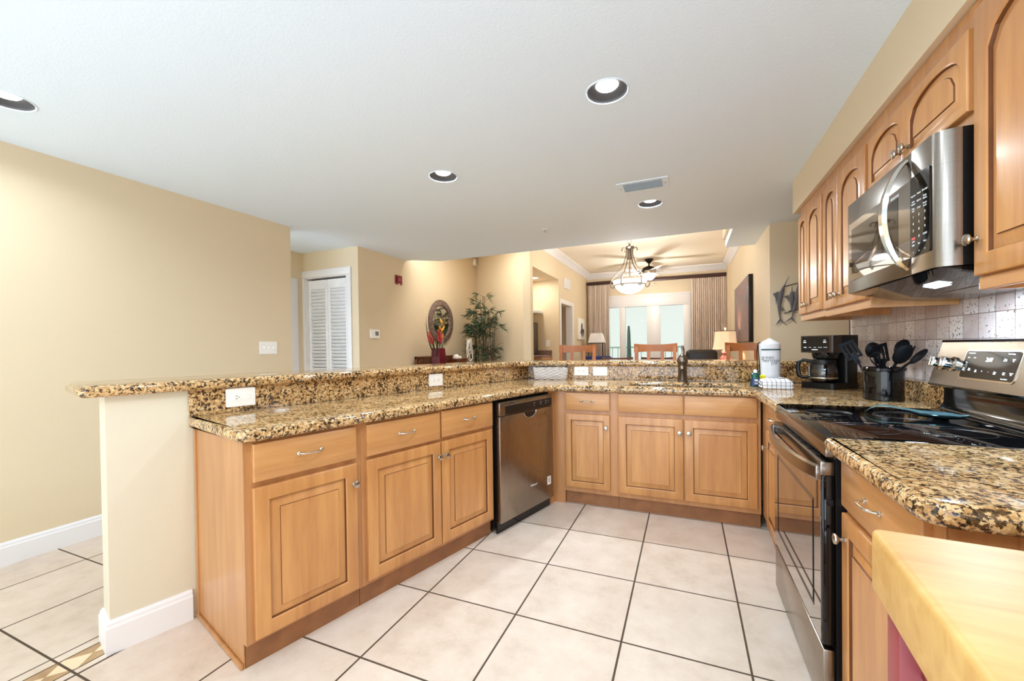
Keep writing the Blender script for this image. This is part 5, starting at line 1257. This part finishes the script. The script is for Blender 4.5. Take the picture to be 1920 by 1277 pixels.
mb = MB(); mb.lathe([(0.0, -0.195), (0.012, -0.2), (0.012, -0.225), (0.045, -0.24), (0.055, -0.252), (0.03, -0.27), (0.026, -0.42), (0.012, -0.44), (0.010, -0.76), (0.0, -0.76)], 20); mb.obj('column', 'nickel_dark', r)
for k in range(6):
    a = 2 * PI * k / 6 + 0.2; ca_, sa = math.cos(a), math.sin(a); mb = MB()
    pr = [(0.105, -0.300), (0.108, -0.275), (0.092, -0.255), (0.062, -0.252), (0.040, -0.275), (0.045, -0.36), (0.085, -0.50), (0.165, -0.62), (0.245, -0.70), (0.275, -0.765), (0.268, -0.815), (0.240, -0.835), (0.215, -0.815), (0.222, -0.79)]
    mb.tube([(ca_ * p, sa * p, z) for p, z in pr], 0.007, 8); mb.obj('arm', 'nickel_dark', r)
mb = MB(); mb.lathe([(0.0, -0.925), (0.06, -0.920), (0.13, -0.895), (0.185, -0.850), (0.215, -0.800), (0.235, -0.755), (0.245, -0.735), (0.24, -0.733), (0.205, -0.80), (0.175, -0.845), (0.12, -0.885), (0.0, -0.91)], 40); mb.obj('glass_bowl', 'bowl_glow', r)
mb = MB(); mb.lathe([(0.2155, -0.808), (0.224, -0.808), (0.228, -0.796), (0.219, -0.796)], 40); mb.obj('band', 'nickel', r)
lamp('pendant_lamp', 'POINT', (0, 0, -0.72), 42, (1, 0.95, 0.87), 0.08, parent=r)
r = empty('ceiling_fan', (-0.655, 8.45, LIVC), 0, 'ceiling fan with pale blades and a glass light bowl', 'ceiling fan')
mb = MB(); mb.lathe([(0.0, 0.0), (0.085, 0.0), (0.08, -0.02), (0.03, -0.075), (0.014, -0.085), (0.014, -0.13), (0.03, -0.14), (0.0, -0.14)], 28); mb.obj('canopy', 'iron_dark', r)
mb = MB(); mb.lathe([(0.0, -0.135), (0.05, -0.14), (0.11, -0.165), (0.135, -0.20), (0.135, -0.225), (0.0, -0.225)], 32); mb.obj('motor', 'iron_dark', r)
mb = MB(); mb.lathe([(0.128, -0.225), (0.132, -0.24), (0.132, -0.27), (0.128, -0.285), (0.0, -0.285)], 32); mb.obj('light_collar', 'nickel', r)
mb = MB(); mb.lathe([(0.130, -0.286), (0.128, -0.31), (0.105, -0.36), (0.06, -0.395), (0.0, -0.405)], 32); mb.obj('light_bowl', 'bowl_glow', r)
for k in range(5):
    a = 2 * PI * k / 5 + 0.12; M = Matrix.Rotation(a, 4, 'Z') @ Matrix.Translation((0, 0, -0.235)) @ Matrix.Rotation(math.radians(11), 4, 'X')
    mb = MB(); mb.prism(fillet([(0.20, -0.055, 0.02), (0.62, -0.07, 0.05), (0.62, 0.07, 0.05), (0.20, 0.055, 0.02)]), -0.004, 0.004, mat4=M); bl = mb.obj('blade', 'curtain_cloth', r)
    mb = MB(); mb.box(0.11, 0.26, -0.02, 0.02, -0.010, -0.004, mat4=M); mb.obj('blade_bracket', 'iron_dark', bl)
mb = MB(); mb.tube([(0.05, -0.05, -0.38), (0.05, -0.05, -0.52)], 0.002, 4); mb.tube([(0.09, -0.04, -0.35), (0.09, -0.04, -0.47)], 0.002, 4); mb.ball((0.05, -0.05, -0.53), 0.012); mb.ball((0.09, -0.04, -0.48), 0.012); mb.obj('pull_chain', 'iron_dark', r)
lamp('fan_lamp', 'POINT', (0, 0, -0.50), 26, (1, 0.95, 0.87), 0.08, parent=r)
